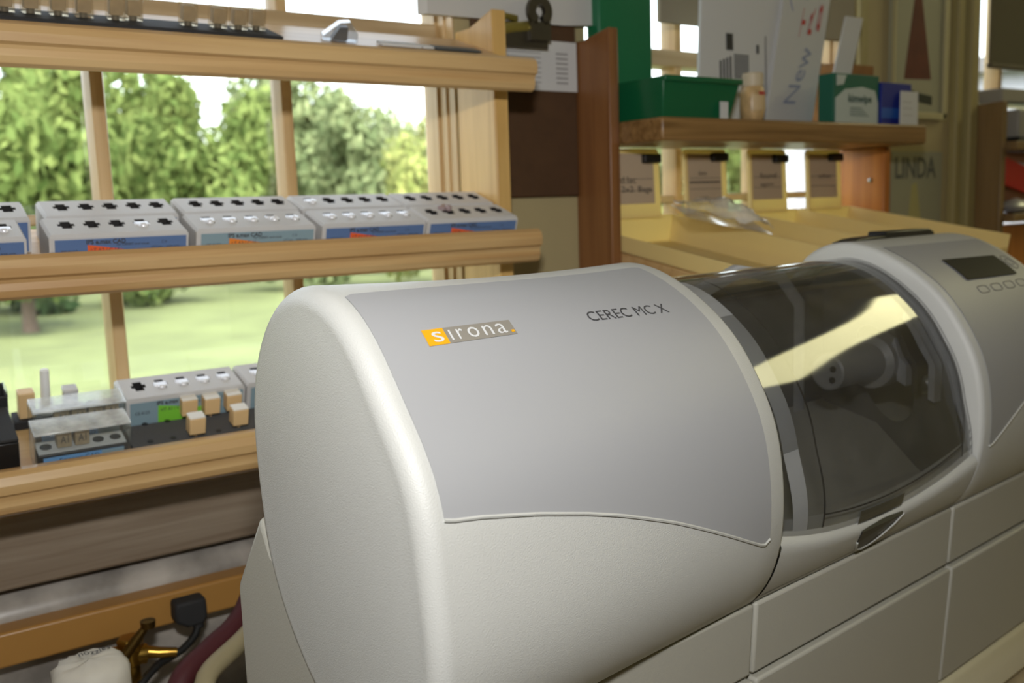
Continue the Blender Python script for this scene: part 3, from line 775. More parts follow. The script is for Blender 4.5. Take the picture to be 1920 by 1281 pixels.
# ------------------------------------------------------------------ clipboard, white box above
cp = thing('clipboard', 'brown hardboard clipboard hanging on the wall right of the pine upright', 'clipboard', (.64, WY, Z(.11)))
MB().box(-.0515, .0935, -.008, -.002, -.10, .098).build('board', MASON, cp, bevel=.002)
MB().box(-.050, .0925, -.0095, -.0082, .0215, .078).build('paper', PAPER, cp)
mb = MB()
for k in range(7):
    mb.box(.062, .079, -.0098, -.0095, .030 + .0055 * k, .0320 + .0055 * k); 
    mb.box(-.048, .040, -.0098, -.0095, .030 + .0055 * k, .0312 + .0055 * k)
mb.build('printed_lines', mat('grey_print', (.30, .29, .29), .7), cp)
mb = MB(); pr = [(-.034, .0), (-.036, -.006), (.036, -.006), (.034, .0)]
mb.prism([(-.034, .066), (.036, .066), (.036, .076), (.024, .082), (.021, .092), (-.012, .082), (-.034, .076)], -.024, -.0205, lambda p, q, s: (p + .005, s, q)); clip = mb.build('clip_jaw', DKMET, cp, bevel=.001)
mb = MB(); n = 24; out = []; inn = []
for k in range(n + 1):
    a = -1.2 + (PI + 2.4) * k / n; out.append((.028 + .0165 * math.cos(a), .1065 + .0165 * math.sin(a))); inn.append((.028 + .0065 * math.cos(a), .1065 + .0065 * math.sin(a)))
for y in (-.028, -.022): mb.grid([[Vector((x, y, z)) for x, z in out], [Vector((x, y, z)) for x, z in inn]])
mb.grid([[Vector((x, -.028, z)) for x, z in out], [Vector((x, -.022, z)) for x, z in out]]); mb.grid([[Vector((x, -.028, z)) for x, z in inn], [Vector((x, -.022, z)) for x, z in inn]])
mb.box(.014, .042, -.028, -.022, .074, .094); mb.build('clip_lever', DKMET, cp, smooth=True, angle=30)
mb = MB(); mb.tube([(-.020, -.018, .084), (.030, -.018, .090)], .0075, 12); mb.tube([(-.026, -.014, .086), (-.012, -.014, .100), (.004, -.014, .098)], .0042, 8); mb.build('spring', mat('brassy_spring', (.45, .38, .10), .35, metal=.8), cp, smooth=True)
wb = thing('wall_box', 'white box on the wall above the clipboard, cut by the top picture edge', 'box', (.64, WY, Z(.205)))
mb = MB(); mb.prism([(-.115, 0), (-.115, -.001), (-.108, -.010), (.070, -.016), (.118, -.016), (.128, -.001), (.128, 0)], 0, .16, lambda p, q, s: (p, q, s - .0 + (.004 if p > .09 else 0))); mb.build('body', mat('white_box_plastic', (.58, .57, .55), .5), wb, bevel=.003)

# ------------------------------------------------------------------ middle rack: cedar upright, oak shelf, orange upright, yellow bins
o2 = Vector((.735, .925, Z(-.245)))
rk = thing('storage_rack', 'dark cedar rack with oak shelf across the middle window', 'shelf', o2)
u1 = upright(.735, .7495, .86, -.245, .198, .190, CEDAR, rk, o2); u1['label'] = 'dark cedar side panel'
u2 = upright(1.235, 1.2495, .845, -.245, .066, .066, ORANGE, rk, o2); u2['label'] = 'orange pine side panel'
mb = MB(); mb.lathe([(.0035, 0), (.003, -.001), (.0005, -.0015)], c=(1.2345 - o2.x, .868 - o2.y, .02 + .245), n=12, axis=0); mb.build('screw_head', METAL, rk)
MB().box(.7505 - o2.x, 1.2505 - o2.x, .79 - o2.y, WY - .002 - o2.y, Z(.0665) - o2.z, Z(.0925) - o2.z).build('oak_shelf', OAK, rk, bevel=.003)
mbs = MB(); mbs.box(0, .484, 0, .256, -.014, -.0002)
BA = math.radians(9.5)
Mb = Matrix.Translation((.7505, .655, Z(-.0935))) @ Matrix.Rotation(BA, 4, 'X')
s = mbs.build('bin_shelf', PINE, rk, bevel=.001); s.matrix_parent_inverse = Matrix.Identity(4)
s.matrix_local = Matrix.Translation(-o2) @ Mb
# yellow bins with tall label tabs
def ybin():
    t = thing('yellow_bin', '', 'bin', group='yellow bins in a row under the oak shelf')
    w_, d_, hs, th = .1145, .246, .036, .0016
    mb = MB(); mb.box(0, w_, 0, d_, 0, th); mb.box(0, th, 0, d_, th, hs - .017); mb.box(w_ - th, w_, 0, d_, th, hs); mb.box(th, w_ - th, 0, th, th, hs - .017); mb.box(th, w_ - th, d_ - th, d_, th, hs)
    mb.build('tray', YEL, t, bevel=.0007)
    R_ = Matrix.Translation((0, d_ - .002, hs - .004)) @ Matrix.Rotation(-BA - .05, 4, 'X')
    x0, x1, h = .012, .091, .0850
    poly = [(x0, 0), (x1, 0), (x1, h - .005), (x1 - .0015, h - .0015), (x1 - .005, h), (x0 + .005, h), (x0 + .0015, h - .0015), (x0, h - .005)]
    mb = MB(); mb.prism(poly, -.0035, -.0015, lambda p, q, s: R_ @ Vector((p, s, q))); mb.box(x0, x0 + .004, -.008, -.0035, 0, h - .006, M=R_)
    tb_ = mb.build('label_tab', YEL, t, bevel=.0006)
    mb = MB(); mb.box(x0 + .008, x1 - .011, -.0045, -.0036, .018, h - .006, M=R_); mb.build('card', PAPERW, tb_)
    return t, R_, x0, x1, h, tb_
yb, R_, x0_, x1_, hh_, tb_ = ybin()
YN = ['yellow bin next to the dark cedar upright, its card half hidden', 'yellow bin behind the crumpled clear bag', 'yellow bin third from the cedar upright with two written lines on its card', 'yellow bin next to the orange pine upright']
WR = [[('d.lac', .08, .50, .42, .56), ('2x2. Bags', .10, .92, .20, .36)], [('date', .30, .55, .56, .66), ('____', .02, .95, .40, .43)], [('found', .25, .80, .48, .60), ('again', .25, .70, .28, .38)], [('other', .30, .80, .46, .56)]]
YB = [yb] + [copy_tree(yb) for _ in range(3)]
for i in range(4):
    o = YB[i]; o['label'] = YN[i]
    o.matrix_world = Mb @ Matrix.Translation((.0025 + .1195 * i, .005, .0005))
    tab = [c for c in o.children if c.name.startswith('label_tab')][0]
    mb = MB(); ww = x1_ - x0_ - .019
    for (s_, a, b, c, d) in WR[i]:
        text(mb, s_, lambda u, v: R_ @ Vector((x0_ + .008 + ww * (a + (b - a) * u), -.0048, .018 + .060 * (c + (d - c) * v))))
    for zz in (.034, .048): mb.box(x0_ + .010, x1_ - .013, -.0048, -.0046, zz, zz + .0005, M=R_)
    mb.build('handwriting', INK, tab)
    mb = MB(); mb.box(x1_ - .031, x1_ - .004, -.0125, -.0047, hh_ - .016, hh_ - .005, M=R_ @ (Matrix.Translation((0, 0, 0)) if i % 2 else Matrix.Translation((0, 0, -.002)) @ Matrix.Rotation(-.0, 4, 'Y')))
    tag(mb.build('binder_clip', BLACK, bevel=.0012), ['black clip at the top corner of the first yellow bin\'s card, beside the cedar upright', 'black clip on the second yellow bin\'s card, above the clear bag', 'black clip on the third yellow bin\'s card', 'black clip on the yellow bin card nearest the orange upright'][i], 'clip', 'black clips on the yellow bin cards').matrix_world = o.matrix_world
# crumpled clear bag lying over the second bin
rb = random.Random(3)
nb = 14; rows = []
def bagp(i, j, top):
    u = i / nb; v = j / 8
    x = -.055 + .11 * u; y = -.028 + .056 * v
    h = .016 * math.sin(PI * min(max(u, .02), .98)) ** .6 * math.sin(PI * min(max(v, .03), .97)) ** .5
    k = math.sin(u * 9 + v * 5) * .003 + math.sin(u * 17 - v * 11) * .002 + rb.uniform(-.0015, .0015)
    return Vector((x, y, (h + k + .004 if top else -h * .15 - .001)))
mb = MB(); mb.grid([[bagp(i, j, True) for i in range(nb + 1)] for j in range(9)]); mb.grid([[bagp(i, j, False) for i in range(nb + 1)] for j in range(9)])
bag = mb.build('clear_bag', BAG, smooth=True, angle=80)
tag(bag, 'crumpled clear plastic bag lying over the second yellow bin', 'bag')
bag.matrix_world = Matrix.Translation((.848, .795, Z(-.022))) @ Matrix.Rotation(-.38, 4, 'Z') @ Matrix.Rotation(BA + .12, 4, 'X') @ Matrix.Rotation(.22, 4, 'Y')

# on the oak shelf
ZS = Z(.0927)
gb = thing('green_bin', 'dark green plastic parts bin on the left end of the oak shelf', 'bin', (.765, .805, ZS))
def tapbin(w_, d_, h_, fl):
    mb = MB(); lo = [(.004, .004), (w_ - fl, .004), (w_ - fl, d_), (.004, d_)]; hi = [(0, -.002), (w_, -.002), (w_, d_), (0, d_)]; th = .002
    A = [Vector((x, y, 0)) for x, y in lo]; B = [Vector((x, y, h_)) for x, y in hi]
    cx = w_ / 2; cy = d_ / 2
    sh = lambda p: Vector((p.x + math.copysign(th, cx - p.x), p.y + math.copysign(th, cy - p.y), p.z))
    C = [sh(p) for p in B]; D = [sh(p) + Vector((0, 0, th)) for p in A]
    mb.grid([A, B, C, D], closed=True); mb.add(A, [(0, 1, 2, 3)]); mb.add(D, [(0, 1, 2, 3)])
    return mb
tapbin(.125, .085, .046, .014).build('body', GREEN, gb, bevel=.0012)
MB().box(.0, .125, -.0055, -.001, .040, .0465).build('rim', GREEN, gb, bevel=.001)
MB().box(.088, .1005, -.0045, -.003, .0005, .020).build('sticker', PAPER, gb)
for k, (x, y) in enumerate(((.070, .05), (.096, .06))):
    o = MB().lathe([(.010, 0), (.011, .012), (.007, .020), (.001, .022)], n=12).build('dark_part', DKMET, smooth=True, loc=(.765 + x, .805 + y, ZS + .028))
    tag(o, ['dark metal part peeking over the middle of the green bin', 'dark metal part peeking over the right side of the green bin'][k], 'part')
gt = thing('upright_green_bin', 'tall green plastic bin standing upright behind the small one', 'bin', (.752, .895, ZS))
MB().box(0, .082, 0, .003, 0, .25).build('back', mat('green_translucent', (.01, .16, .065), .3), gt, bevel=.001)
mb = MB(); mb.box(0, .003, .003, .024, 0, .25); mb.box(.079, .082, .003, .024, 0, .25); mb.build('side', MATS['green_translucent'], gt, bevel=.001)
jr = thing('jar', 'small tan jar with a cream cap beside the green bin', 'jar', (.9235, .815, ZS))
MB().lathe([(.011, 0), (.0135, .004), (.0150, .014), (.0150, .032), (.0130, .040), (.011, .042)], n=28).build('body', mat('tan_jar', (.55, .37, .17), .35, var=.25, vscale=90), jr, smooth=True)
MB().lathe([(.0125, .041), (.0128, .043), (.0128, .055), (.0115, .057), (.001, .0575)], n=28).build('cap', mat('cream_cap', (.62, .52, .36), .5), jr, smooth=True, angle=30)
mb = MB(); rows = [[Vector((.0152 * math.cos(a), .0152 * math.sin(a), z)) for a in [-2.4 + 1.6 * i / 10 for i in range(11)]] for z in (.012, .030)]; mb.grid(rows).build('label', mat('jar_label', (.60, .44, .24), .6), jr)
m = MB(); m.box(-.006, .004, -.0158, -.0154, .030, .034); m.build('red_print', RED, jr)

def leaning(name, label, cat, x0, x1, y, h, tilt, m, d=.004, skew=0., rz=0., group=None):
    t = thing(name, label, cat, (x0, y, ZS), (-tilt, 0, rz), group)
    return t, MB().prism([(0, 0), (x1 - x0, 0), (x1 - x0 + skew, h), (skew, h)], 0, d, lambda p, q, s: (p, s, q)).build('sheet', m, t, bevel=.0008)
p1, b1 = leaning('mailing_envelope', 'large white envelope with printed code and address, leaning at left on the oak shelf', 'envelope', .885, 1.035, .868, .235, .02, PAPER, .005, .015)
m = MB()
m.box(.052, .064, -.0008, 0, .0935, .114); 
for k in range(9): m.box(.066, .093, -.0008, 0, .060 + .0034 * k, .0618 + .0034 * k)
for k in range(4): m.box(.040 + .006 * k, .0425 + .006 * k, -.0008, 0, .048 + .003 * k, .080 + .002 * k)
m.box(.125, .1258, -.0008, 0, .010, .115); m.box(.108, .112, -.0008, 0, .092, .103)
m.build('print', mat('black_print', (.03, .03, .03), .7), b1)
m = MB(); m.box(.070, .130, -.0012, -.0004, .172, .205); lb = m.build('address_label', mat('white_label', (.70, .70, .69), .7), b1)
m = MB(); text(m, 'JONES', flat((.092, -.0015, .179), (.028, 0, 0), (0, 0, .010))); m.build('lettering', INK, lb)
p2, b2 = leaning('white_pouch', 'white pouch with New handwritten up its side and red print, leaning on the oak shelf', 'pouch', 1.000, 1.095, .862, .215, .03, mat('pouch_paper', (.55, .55, .54), .6), .006, .055, 0)
m = MB(); text(m, 'New', lambda u, v: Vector((.060 - .024 * v + .040 * u, -.0008, .030 + .075 * u))); m.build('handwriting', INKB, b2)
m = MB()
for k in range(3):
    bx_, bz = .074 + .017 * k, .118 + .004 * k
    text(m, 'TR8'[k], lambda u, v: Vector((bx_ + .008 * (1 - v) + .012 * u - .004, -.0008, bz + .038 * u)))
m.build('red_print', RED, b2)
m = MB(); m.tube([(.060, -.0006, .150), (.055, -.0006, .165), (.066, -.0006, .178), (.080, -.0006, .170), (.090, -.0006, .168)], .0006, 5); m.build('pen_scrawl', INKB, b2)
p3, b3 = leaning('folded_sheet', 'narrow white folded sheet sticking up between pouch and tissue box', 'paper', 1.110, 1.148, .856, .150, .0, PAPER, .003, .048)
kb = thing('tissue_box', 'green and white tissue wiper carton on the oak shelf', 'box', (1.082, .818, ZS), (0, 0, .0))
MB().box(0, .098, 0, .024, 0, .066).build('carton', mat('carton_green', (.012, .125, .075), .5), kb, bevel=.001)
m = MB(); m.prism([(.004, .001), (.095, .001), (.095, .030), (.088, .046), (.060, .050), (.024, .046), (.004, .034)], -.0008, 0, lambda p, q, s: (p, s, q)); pn = m.build('front_print', mat('carton_white', (.50, .56, .52), .6), kb)
m = MB(); m.prism([(.006, .050), (.020, .052), (.026, .064), (.006, .064)], -.0009, -.0001, lambda p, q, s: (p, s, q)); m.build('corner_print', MATS['carton_white'], pn)
m = MB(); text(m, 'kimwipe', flat((.030, -.0014, .026), (.050, 0, .0), (0, 0, .014)))
for k in range(4): m.box(.034, .074 - .005 * k, -.0014, -.001, .012 + .0032 * k, .0128 + .0032 * k)
m.build('lettering', mat('green_ink', (.015, .07, .05), .6), pn)
bb = thing('blue_box', 'deep blue carton with a lighter stripe at the end of the oak shelf', 'box', (1.1815, .815, ZS))
MB().box(0, .069, 0, .04, 0, .058).build('carton', mat('deep_blue', (.012, .024, .24), .45), bb, bevel=.001)
MB().box(.0002, .0658, -.0006, .0, .010, .024).build('stripe', mat('mid_blue', (.02, .10, .42), .45), bb)
nc = thing('note_card', 'white printed card leaning on the front of the blue carton', 'card', (1.212, .806, ZS), (-.08, 0, 0))
cbd = MB().prism([(0, 0), (.041, 0), (.046, .047), (.006, .047)], 0, .0015, lambda p, q, s: (p, s, q)).build('card', PAPER, nc)
m = MB()
for k in range(3): m.box(.008, .030, -.0004, 0, .014 + .009 * k, .0146 + .009 * k)
m.build('print', mat('grey_print2', (.36, .34, .32), .7), cbd)
br = MB().box(0, .085, 0, .045, 0, .090).build('cardboard_box', mat('brown_cardboard', (.26, .12, .035), .8, var=.2, vscale=30), bevel=.0015, loc=(1.160, .872, ZS))
tag(br, 'brown cardboard box standing behind the tissue wiper carton', 'box')

# ------------------------------------------------------------------ posters on the cream wall
ps = thing('sail_poster', 'framed pale poster of a dark red sail on the cream wall', 'poster', (1.355, WY, Z(.117)))
MB().box(0, .147, -.006, -.001, 0, .30).build('sheet', mat('pale_poster', (.36, .35, .24), .6), ps)
mb = MB(); 
for (a, b, c, d) in ((0, .147, 0, .010), (0, .147, .290, .30), (0, .006, 0, .30), (.137, .147, 0, .30)): mb.box(a, b, -.011, -.006, c, d)
mb.build('frame', mat('cream_frame', (.50, .45, .25), .5), ps, bevel=.001)
mb = MB(); mb.prism([(.034, .060), (.106, .062), (.075, .195), (.060, .195)], -.0066, -.006, lambda p, q, s: (p, s, q)); mb.build('sail', mat('dark_red_sail', (.12, .026, .014), .7, var=.2, vscale=30), ps)
mb = MB(); mb.prism([(.028, .030), (.110, .022), (.110, .036), (.070, .040), (.028, .050)], -.0066, -.006, lambda p, q, s: (p, s, q)); mb.build('sea', mat('dark_sea', (.03, .035, .025), .7), ps)
mb = MB(); mb.prism([(.040, .048), (.110, .038), (.108, .058), (.036, .058)], -.0064, -.006, lambda p, q, s: (p, s, q)); mb.build('hull', mat('pale_hull', (.40, .38, .26), .7), ps)
lp = thing('name_poster', 'pale poster reading LINDA above a faint sail on the cream wall', 'poster', (1.362, WY, Z(-.105)))
MB().box(0, .140, -.005, -.001, 0, .170).build('sheet', mat('pale_poster2', (.30, .29, .20), .55), lp)
mb = MB(); text(mb, 'LINDA', flat((.010, -.0056, .128), (.112, 0, 0), (0, 0, .034))); mb.build('lettering', mat('faded_print', (.10, .10, .085), .7), lp)
mb = MB(); mb.prism([(.038, .0), (.096, .0), (.068, .122), (.056, .118)], -.0056, -.005, lambda p, q, s: (p, s, q)); mb.build('sail_print', mat('pale_sail', (.38, .34, .14), .7), lp)
# roller shade over the middle window's top, dark blind over the right window
sh_ = MB().box(.865, 1.255, .912, .920, Z(.222), Z(.79)).build('roller_shade', mat('beige_shade', (.33, .29, .21), .8), bevel=.002); tag(sh_, 'beige roller shade drawn down behind the white envelopes', 'blind')
sky_block = MB().box(-.545, .566, .928, .934, Z(.262), Z(.79)).build('roller_shade', MATS['beige_shade'], bevel=.002); tag(sky_block, 'added beige shade, out of view, blocking high sky light at the left window', 'blind')  # unseen shade added to keep high sky light off the machine's end face
bd = thing('window_blind', 'dark olive roller blind hanging over the right-hand window', 'blind', (1.615, .915, Z(.214)))
MB().box(0.012, .80, 0, .003, 0, .575).build('fabric', mat('olive_fabric', (.115, .10, .06), .85), bd)
MB().box(0.012, .80, -.004, .007, -.008, 0).build('bottom_bar', mat('olive_bar', (.11, .09, .05), .6), bd, bevel=.002)
# ------------------------------------------------------------------ right rack
o3 = Vector((1.577, .925, Z(-.245)))
r3 = thing('tool_rack', 'tan board rack at the right edge of the picture', 'shelf', o3)
upright(1.577, 1.592, .862, -.245, .144, .142, TAN, r3, o3)
for zz in (.079, -.040): MB().box(1.5925 - o3.x, 2.45 - o3.x, .845 - o3.y, WY - .003 - o3.y, Z(zz - .014) - o3.z, Z(zz) - o3.z).build('shelf', TAN, r3, bevel=.001)
MB().box(1.5925 - o3.x, 2.45 - o3.x, .880 - o3.y, WY - .003 - o3.y, Z(-.245) - o3.z, Z(-.06) - o3.z).build('back_board', ORANGE, r3)
MB().box(1.5925 - o3.x, 2.45 - o3.x, .905 - o3.y, WY - .003 - o3.y, Z(-.039) - o3.z, Z(.064) - o3.z).build('back_board', mat('pinkish_board', (.42, .20, .10), .7), r3)
rd = thing('grey_case', 'grey and black instrument case on the upper shelf at the right edge', 'case', (1.615, .855, Z(.0792)))
MB().box(0, .25, 0, .06, .006, .052).build('body', mat('warm_grey_plastic', (.30, .29, .26), .5), rd, bevel=.004)
MB().box(0, .25, -.002, .06, 0, .007).build('base', BLACK, rd, bevel=.001)
MB().box(.035, .20, -.001, 0, .016, .036).build('grille', mat('dark_grille', (.10, .10, .09), .6), rd)
wt = MB().box(1.605, 2.2, .880, .922, Z(.145), Z(.168)).build('window_ledge', mat('pale_ledge', (.34, .32, .27), .6), bevel=.003); tag(wt, 'pale window ledge behind the instrument case at the right edge', 'ledge')
rf = MB().prism([(0, .030), (.20, -.016), (.20, .026), (.0, .076)], 0, .006, lambda p, q, s: (p, s, q)).build('red_folder', mat('red_plastic', (.46, .012, .012), .4), bevel=.001, loc=(1.604, .868, Z(-.022)))
tag(rf, 'bright red plastic folder slanting down on the lower right shelf', 'folder')
wc = MB().box(0, .12, 0, .003, 0, .032).build('white_card', PAPER, loc=(1.640, .900, Z(.022)), rot=(0, .12, 0)); tag(wc, 'white card against the pinkish board above the red folder', 'card')
gbag = MB().lathe([(.004, 0), (.022, .004), (.027, .012), (.019, .020), (.006, .024), (.001, .026)], n=18).build('grey_pouch', mat('silver_grey', (.36, .37, .40), .3, metal=.3), smooth=True, loc=(1.635, .866, Z(-.0398)))
gbag.scale = (1.6, .8, 1); tag(gbag, 'silvery grey pouch on the lower right shelf under the red folder', 'pouch')

# ------------------------------------------------------------------ power strip, plug, hoses, valve, jar (lower left)
st = thing('power_strip', 'long tan metal power strip fixed along the backsplash', 'power strip', (0, .90, Z(-.37)))
MB().box(XL + .05, 1.9, -.026, .0, 0, .0305).build('channel', STRIP, st, bevel=.0025)
for k in range(4): MB().box(-1.25 + .30 * k, -1.215 + .30 * k, -.0275, -.026, .006, .026).build('outlet', BLACK, st, bevel=.001)
pg = thing('power_plug', 'black power plug with cable in the tan strip beside the machine', 'plug', (.222, .8725, Z(-.357)))
mb = MB(); mb.prism([(-.014, .013), (.014, .013), (.0145, -.006), (.010, -.012), (-.004, -.012), (-.0145, -.005)], -.020, -.0002, lambda p, q, s: (p, s, q)); mb.build('body', SOFTB, pg, bevel=.003)
mb = MB(); mb.tube([(.007, -.012, -.009), (.006, -.015, -.016)], [.006, .0045], 12); mb.build('strain_relief', SOFTB, pg, smooth=True)
mb = MB(); mb.tube([(.006, -.014, -.014), (.002, -.018, -.020), (-.004, -.021, -.024), (-.012, -.024, -.028), (-.022, -.027, -.030), (-.034, -.030, -.032), (-.046, -.038, -.036), (-.058, -.045, -.043), (-.072, -.050, -.060), (-.085, -.054, -.090), (-.11, -.056, -.0995)], .0036, 10); mb.build('cable', BLACK, pg, smooth=True)
def hose(name, label, pts, r, m):
    mb = MB(); P = [Vector(p) for p in pts]; out = []
    for i in range(len(P) - 1):
        a = P[max(i - 1, 0)]; b = P[i]; c = P[i + 1]; d = P[min(i + 2, len(P) - 1)]
        for k in range(6):
            s = k / 6; out.append(.5 * ((2 * b) + (c - a) * s + (2 * a - 5 * b + 4 * c - d) * s * s + (3 * b - a - 3 * c + d) * s ** 3))
    out.append(P[-1]); mb.tube(out, r, 14)
    return tag(mb.build(name, m, smooth=True), label, 'hose')
hose('red_hose', 'dark red rubber hose running down beside the machine', [(.38, .903, .152), (.30, .855, .139), (.249, .80, .111), (.215, .78, .100), (.184, .76, .088), (.170, .735, .05), (.178, .70, .013), (.21, .66, .0105)], .0098, mat('dark_red_rubber', (.075, .012, .016), .6))
hose('beige_hose', 'beige hose beside the dark red one at the machine\'s rear corner', [(.47, .903, .165), (.37, .82, .155), (.295, .785, .133), (.237, .757, .112), (.192, .72, .100), (.205, .685, .06), (.235, .655, .012), (.28, .635, .0088)], .0082, mat('beige_rubber', (.34, .29, .17), .55))
vl = thing('brass_valve', 'brass valve with lever and fittings in front of the backsplash', 'valve', (.166, .846, 0))
MB().lathe([(.010, 0), (.012, .002), (.012, .006), (.0068, .010), (.0068, .076), (.0095, .078), (.0095, .092), (.007, .094), (.007, .100)], n=20).build('riser', BRASS, vl, smooth=True, angle=30)
mb = MB(); mb.tube([(-.038, .008, .088), (-.012, 0, .087), (.012, 0, .083)], [.0075, .009, .009], 14); mb.tube([(.010, -.0, .085), (.022, -.006, .083), (.036, -.010, .081)], [.006, .005, .004], 12); mb.build('cross_fitting', BRASS, vl, smooth=True, angle=30)
mb = MB(); mb.tube([(-.010, -.010, .088), (.002, -.012, .102), (.012, -.014, .114)], [.005, .0045, .003], 10); mb.lathe([(.001, -.004), (.006, -.003), (.0065, .003), (.001, .005)], c=(.013, -.014, .115), n=14); mb.build('lever', mat('dark_brass', (.16, .10, .03), .4, metal=1), vl, smooth=True)
mb = MB(); mb.lathe([(.010, -.006), (.0115, -.004), (.0115, .004), (.010, .006)], c=(0, 0, .096), n=6); mb.build('nut', BRASS, vl, bevel=.0008)
jb = thing('white_jar', 'white jar with a crinkled paper-covered lid and pen writing, lower left', 'jar', (.116, .742, 0))
jb.scale = (.93, .93, .965)
MB().lathe([(.024, 0), (.026, .004), (.026, .098), (.0235, .104), (.0235, .110)], n=32).build('body', mat('jar_plastic', (.58, .54, .42), .5), jb, smooth=True, angle=30)
rj = random.Random(5); rows = []
for r, h in ((.0285, .108), (.0290, .112), (.0292, .128), (.0280, .136), (.0235, .1405), (.014, .1415), (.0005, .142)):
    rows.append([Vector(((r + rj.uniform(-.0016, .0016)) * math.cos(2 * PI * k / 40), (r + rj.uniform(-.0016, .0016)) * math.sin(2 * PI * k / 40), h + rj.uniform(-.0012, .0012))) for k in range(40)])
lid = MB().grid(rows, closed=True).build('lid', mat('crinkled_paper', (.66, .63, .55), .75), jb, smooth=True, angle=70)
m = MB(); text(m, 'nozzles', lambda u, v: Vector((-.006 + .024 * u, .006 + .009 * v + .002 * math.sin(u * 9), .1432))); m.build('handwriting', INK, lid)
m = MB(); rows = [[Vector((.0262 * math.cos(a), .0262 * math.sin(a), z)) for a in [-1.35 + .9 * i / 8 for i in range(9)]] for z in (.050, .098)]; m.grid(rows).build('orange_label', mat('orange_jar_label', (.55, .22, .05), .6), jb)

# ------------------------------------------------------------------ ceiling fittings
for i, (fx, fy, fr_) in enumerate(FIT):
    t = thing('ceiling_light', ['fluorescent ceiling fitting on the right half of the ceiling', 'fluorescent ceiling fitting on the left half of the ceiling', 'fluorescent ceiling fitting behind the photographer, middle of the ceiling'][i], 'ceiling light', (fx, fy, CEIL - .001), (0, 0, fr_))
    MB().box(-.31, .31, -.68, .68, -.045, 0).build('housing', mat('white_enamel', (.7, .7, .68), .4), t, bevel=.004)
    m_ = bpy.data.materials.get('fluorescent_diffuser')
    if m_ is None:
        m_, tt, b_ = base('fluorescent_diffuser'); b_.inputs['Emission Color'].default_value = (1, .93, .50, 1); b_.inputs['Emission Strength'].default_value = 6.0
    MB().box(-.285, .285, -.655, .655, -.062, -.045).build('diffuser', m_, t, bevel=.004)

# ------------------------------------------------------------------ outside: lawn, trees, garage
GZ = Z(-2.0)
LAWN = mat('lawn_grass', (.110, .132, .045), .9, var=.22, vscale=.9)
struct(MB().box(-60, 160, WY + .4, 160, GZ - .3, GZ).build('ground', LAWN))
rt = random.Random(11)
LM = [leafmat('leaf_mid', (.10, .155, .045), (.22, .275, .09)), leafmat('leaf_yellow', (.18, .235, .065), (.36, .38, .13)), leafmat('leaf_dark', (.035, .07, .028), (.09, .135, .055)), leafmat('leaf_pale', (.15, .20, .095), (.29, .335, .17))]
BARK = mat('bark', (.10, .07, .05), .9)
def crown_mesh(name, r, n, m, blobs, seed, hx=1.2, hz=1.0, leaf=.15):
    q = random.Random(seed); B = []
    for _ in range(blobs):
        a = q.uniform(0, 2 * PI); e = q.uniform(-.9, 1.0); k = q.uniform(.35, .8)
        B.append((Vector((r * hx * k * math.cos(a), r * hx * k * math.sin(a), r * hz * k * e)), r * q.uniform(.32, .55)))
    mb = MB()
    for _ in range(n):
        c, br_ = q.choice(B)
        v = Vector((q.gauss(0, 1), q.gauss(0, 1), q.gauss(0, 1))).normalized(); p = c + v * br_ * q.uniform(.55, 1.05)
        nrm = (v + Vector((q.uniform(-.8, .8), q.uniform(-.8, .8), q.uniform(-.3, .9)))).normalized()
        s1 = nrm.orthogonal().normalized(); s2 = nrm.cross(s1); ang = q.uniform(0, 6.28)
        a = s1 * math.cos(ang) + s2 * math.sin(ang); b = nrm.cross(a); l = leaf * q.uniform(.6, 1.3)
        k = len(mb.v); mb.v += [tuple(p - a * l), tuple(p - b * l * .55), tuple(p + a * l), tuple(p + b * l * .55)]; mb.f.append((k, k + 1, k + 2, k + 3)); mb.m.append(0)
    me = bpy.data.meshes.new(name); me.from_pydata(mb.v, [], mb.f); me.materials.append(m); return me
CR_ = [crown_mesh('crown', 1.9, 9000, LM[k], 22, 20 + k) for k in range(4)]
BUSH = [crown_mesh('foliage', 1.0, 3600, LM[k], 12, 40 + k, 1.35, .75, .10) for k in range(4)]
TRK = None
mb = MB(); mb.tube([(0, 0, -.1), (.02, 0, .3), (0, .03, 1.4), (.05, 0, 2.6), (0, 0, 3.6)], [.20, .155, .13, .10, .05], 10); TRK = mb
trk0 = None
def tree(x, y, s, kind, label, hc=3.3, group='trees beyond the lawn', trunk=True):
    global trk0
    t = thing('tree', label, 'tree', (x, y, GZ), (0, 0, rt.uniform(0, 6.28)), group)
    o = bpy.data.objects.new('crown', CR_[kind]); COL.objects.link(o); o.parent = t; o.location = (0, 0, hc * s); o.scale = (s, s, s * rt.uniform(1.38, 1.58))
    if trk0 is None:
        trk0 = TRK.build('trunk', BARK, t, smooth=True); trk0.scale = (s, s, s)
    else:
        c = trk0.copy(); COL.objects.link(c); c.parent = t; c.scale = (s, s, s)
    return t
def bush(x, y, s, kind, label):
    t = thing('bush', label, 'bush', (x, y, GZ), (0, 0, rt.uniform(0, 6.28)), 'bushes at the edge of the lawn')
    o = bpy.data.objects.new('foliage', BUSH[kind]); COL.objects.link(o); o.parent = t; o.location = (0, 0, .72 * s); o.scale = (s, s, s * 1.25)
    return t
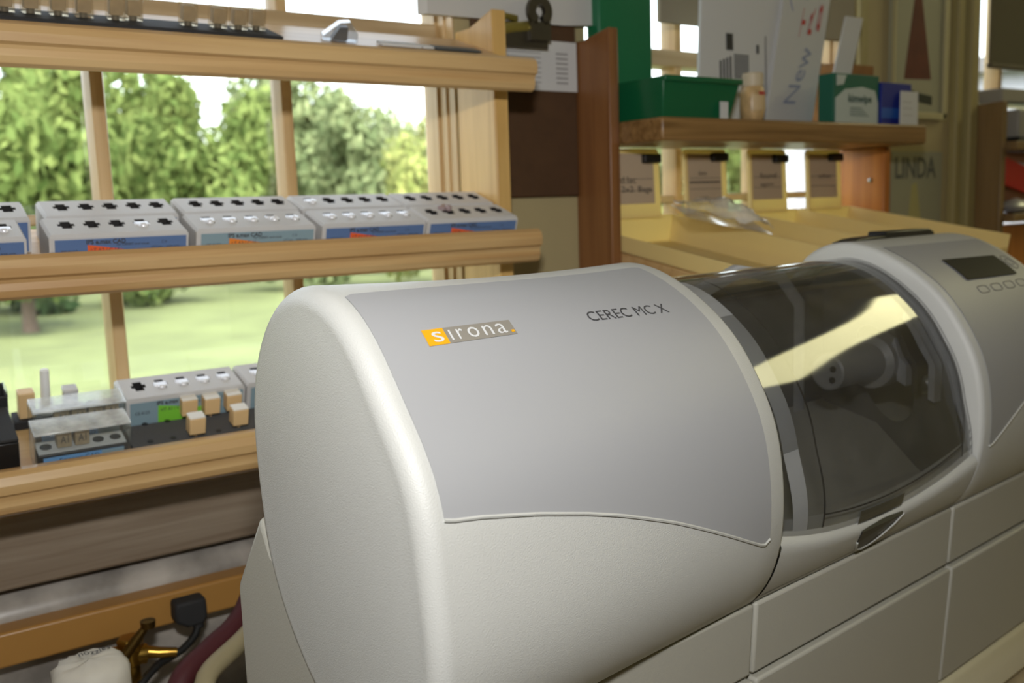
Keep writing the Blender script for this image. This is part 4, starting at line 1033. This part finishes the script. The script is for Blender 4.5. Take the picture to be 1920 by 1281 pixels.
TREES = [(2.65, 19.6, .80, 0, 'leafy tree with a dark trunk seen at the left edge of the window'),
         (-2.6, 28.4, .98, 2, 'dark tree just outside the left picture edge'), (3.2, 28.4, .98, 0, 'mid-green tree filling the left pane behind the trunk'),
         (9.0, 28.4, .95, 0, 'mid-green tree seen in the middle pane of the left window'), (14.6, 28.6, .90, 3, 'pale green tree seen right of the second window bar'),
         (12.7, 21.6, .72, 1, 'yellow-green drooping tree filling the right pane of the left window'),
         (7.6, 36.5, 1.34, 0, 'distant tree filling the gap right of the first window bar'), (15.3, 36.5, 1.30, 3, 'pale distant tree behind the second window bar'), (22.6, 36.5, 1.25, 1, 'yellowish distant tree behind the pine upright'),
         (21.6, 28.4, .92, 1, 'yellow-green tree seen behind the first yellow bin'), (27.2, 28.4, .95, 3, 'pale green tree seen behind the second yellow bin'),
         (33.0, 28.4, 1.0, 0, 'mid-green tree seen right of the middle window bar'), (52, 28.4, 1.1, 3, 'pale tree seen through the right-hand window')]
for a in TREES: tree(*a)
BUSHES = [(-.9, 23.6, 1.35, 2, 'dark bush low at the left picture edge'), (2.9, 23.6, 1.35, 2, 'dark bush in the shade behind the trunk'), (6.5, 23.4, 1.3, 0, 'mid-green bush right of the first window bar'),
          (9.9, 24.0, 1.2, 3, 'pale bush beside the second window bar'), (17.2, 23.4, 1.3, 3, 'pale bush low at the right of the left window'), (20.9, 23.2, 1.3, 1, 'yellow-green bush behind the first yellow bin'), (24.7, 23.2, 1.3, 3, 'pale bush behind the second yellow bin'), (28.6, 23.4, 1.3, 0, 'mid-green bush behind the third yellow bin')]
for a in BUSHES: bush(*a)
gg = thing('garage', 'grey and white garage wall seen past the third yellow bin', 'building', (14.3, 12.0, GZ), (0, 0, -.88))
MB().box(.30, 5, 0, 4, 0, 4.0).build('wall', mat('grey_siding', (.30, .31, .36), .8), gg)
MB().box(.05, .30, -.04, 4, 0, 4.0).build('corner_board', mat('white_trim', (.42, .43, .45), .7), gg)
MB().box(-.2, 5.2, -.3, 4.3, 4.0, 4.25).build('roof', mat('grey_roof', (.12, .12, .13), .9), gg)
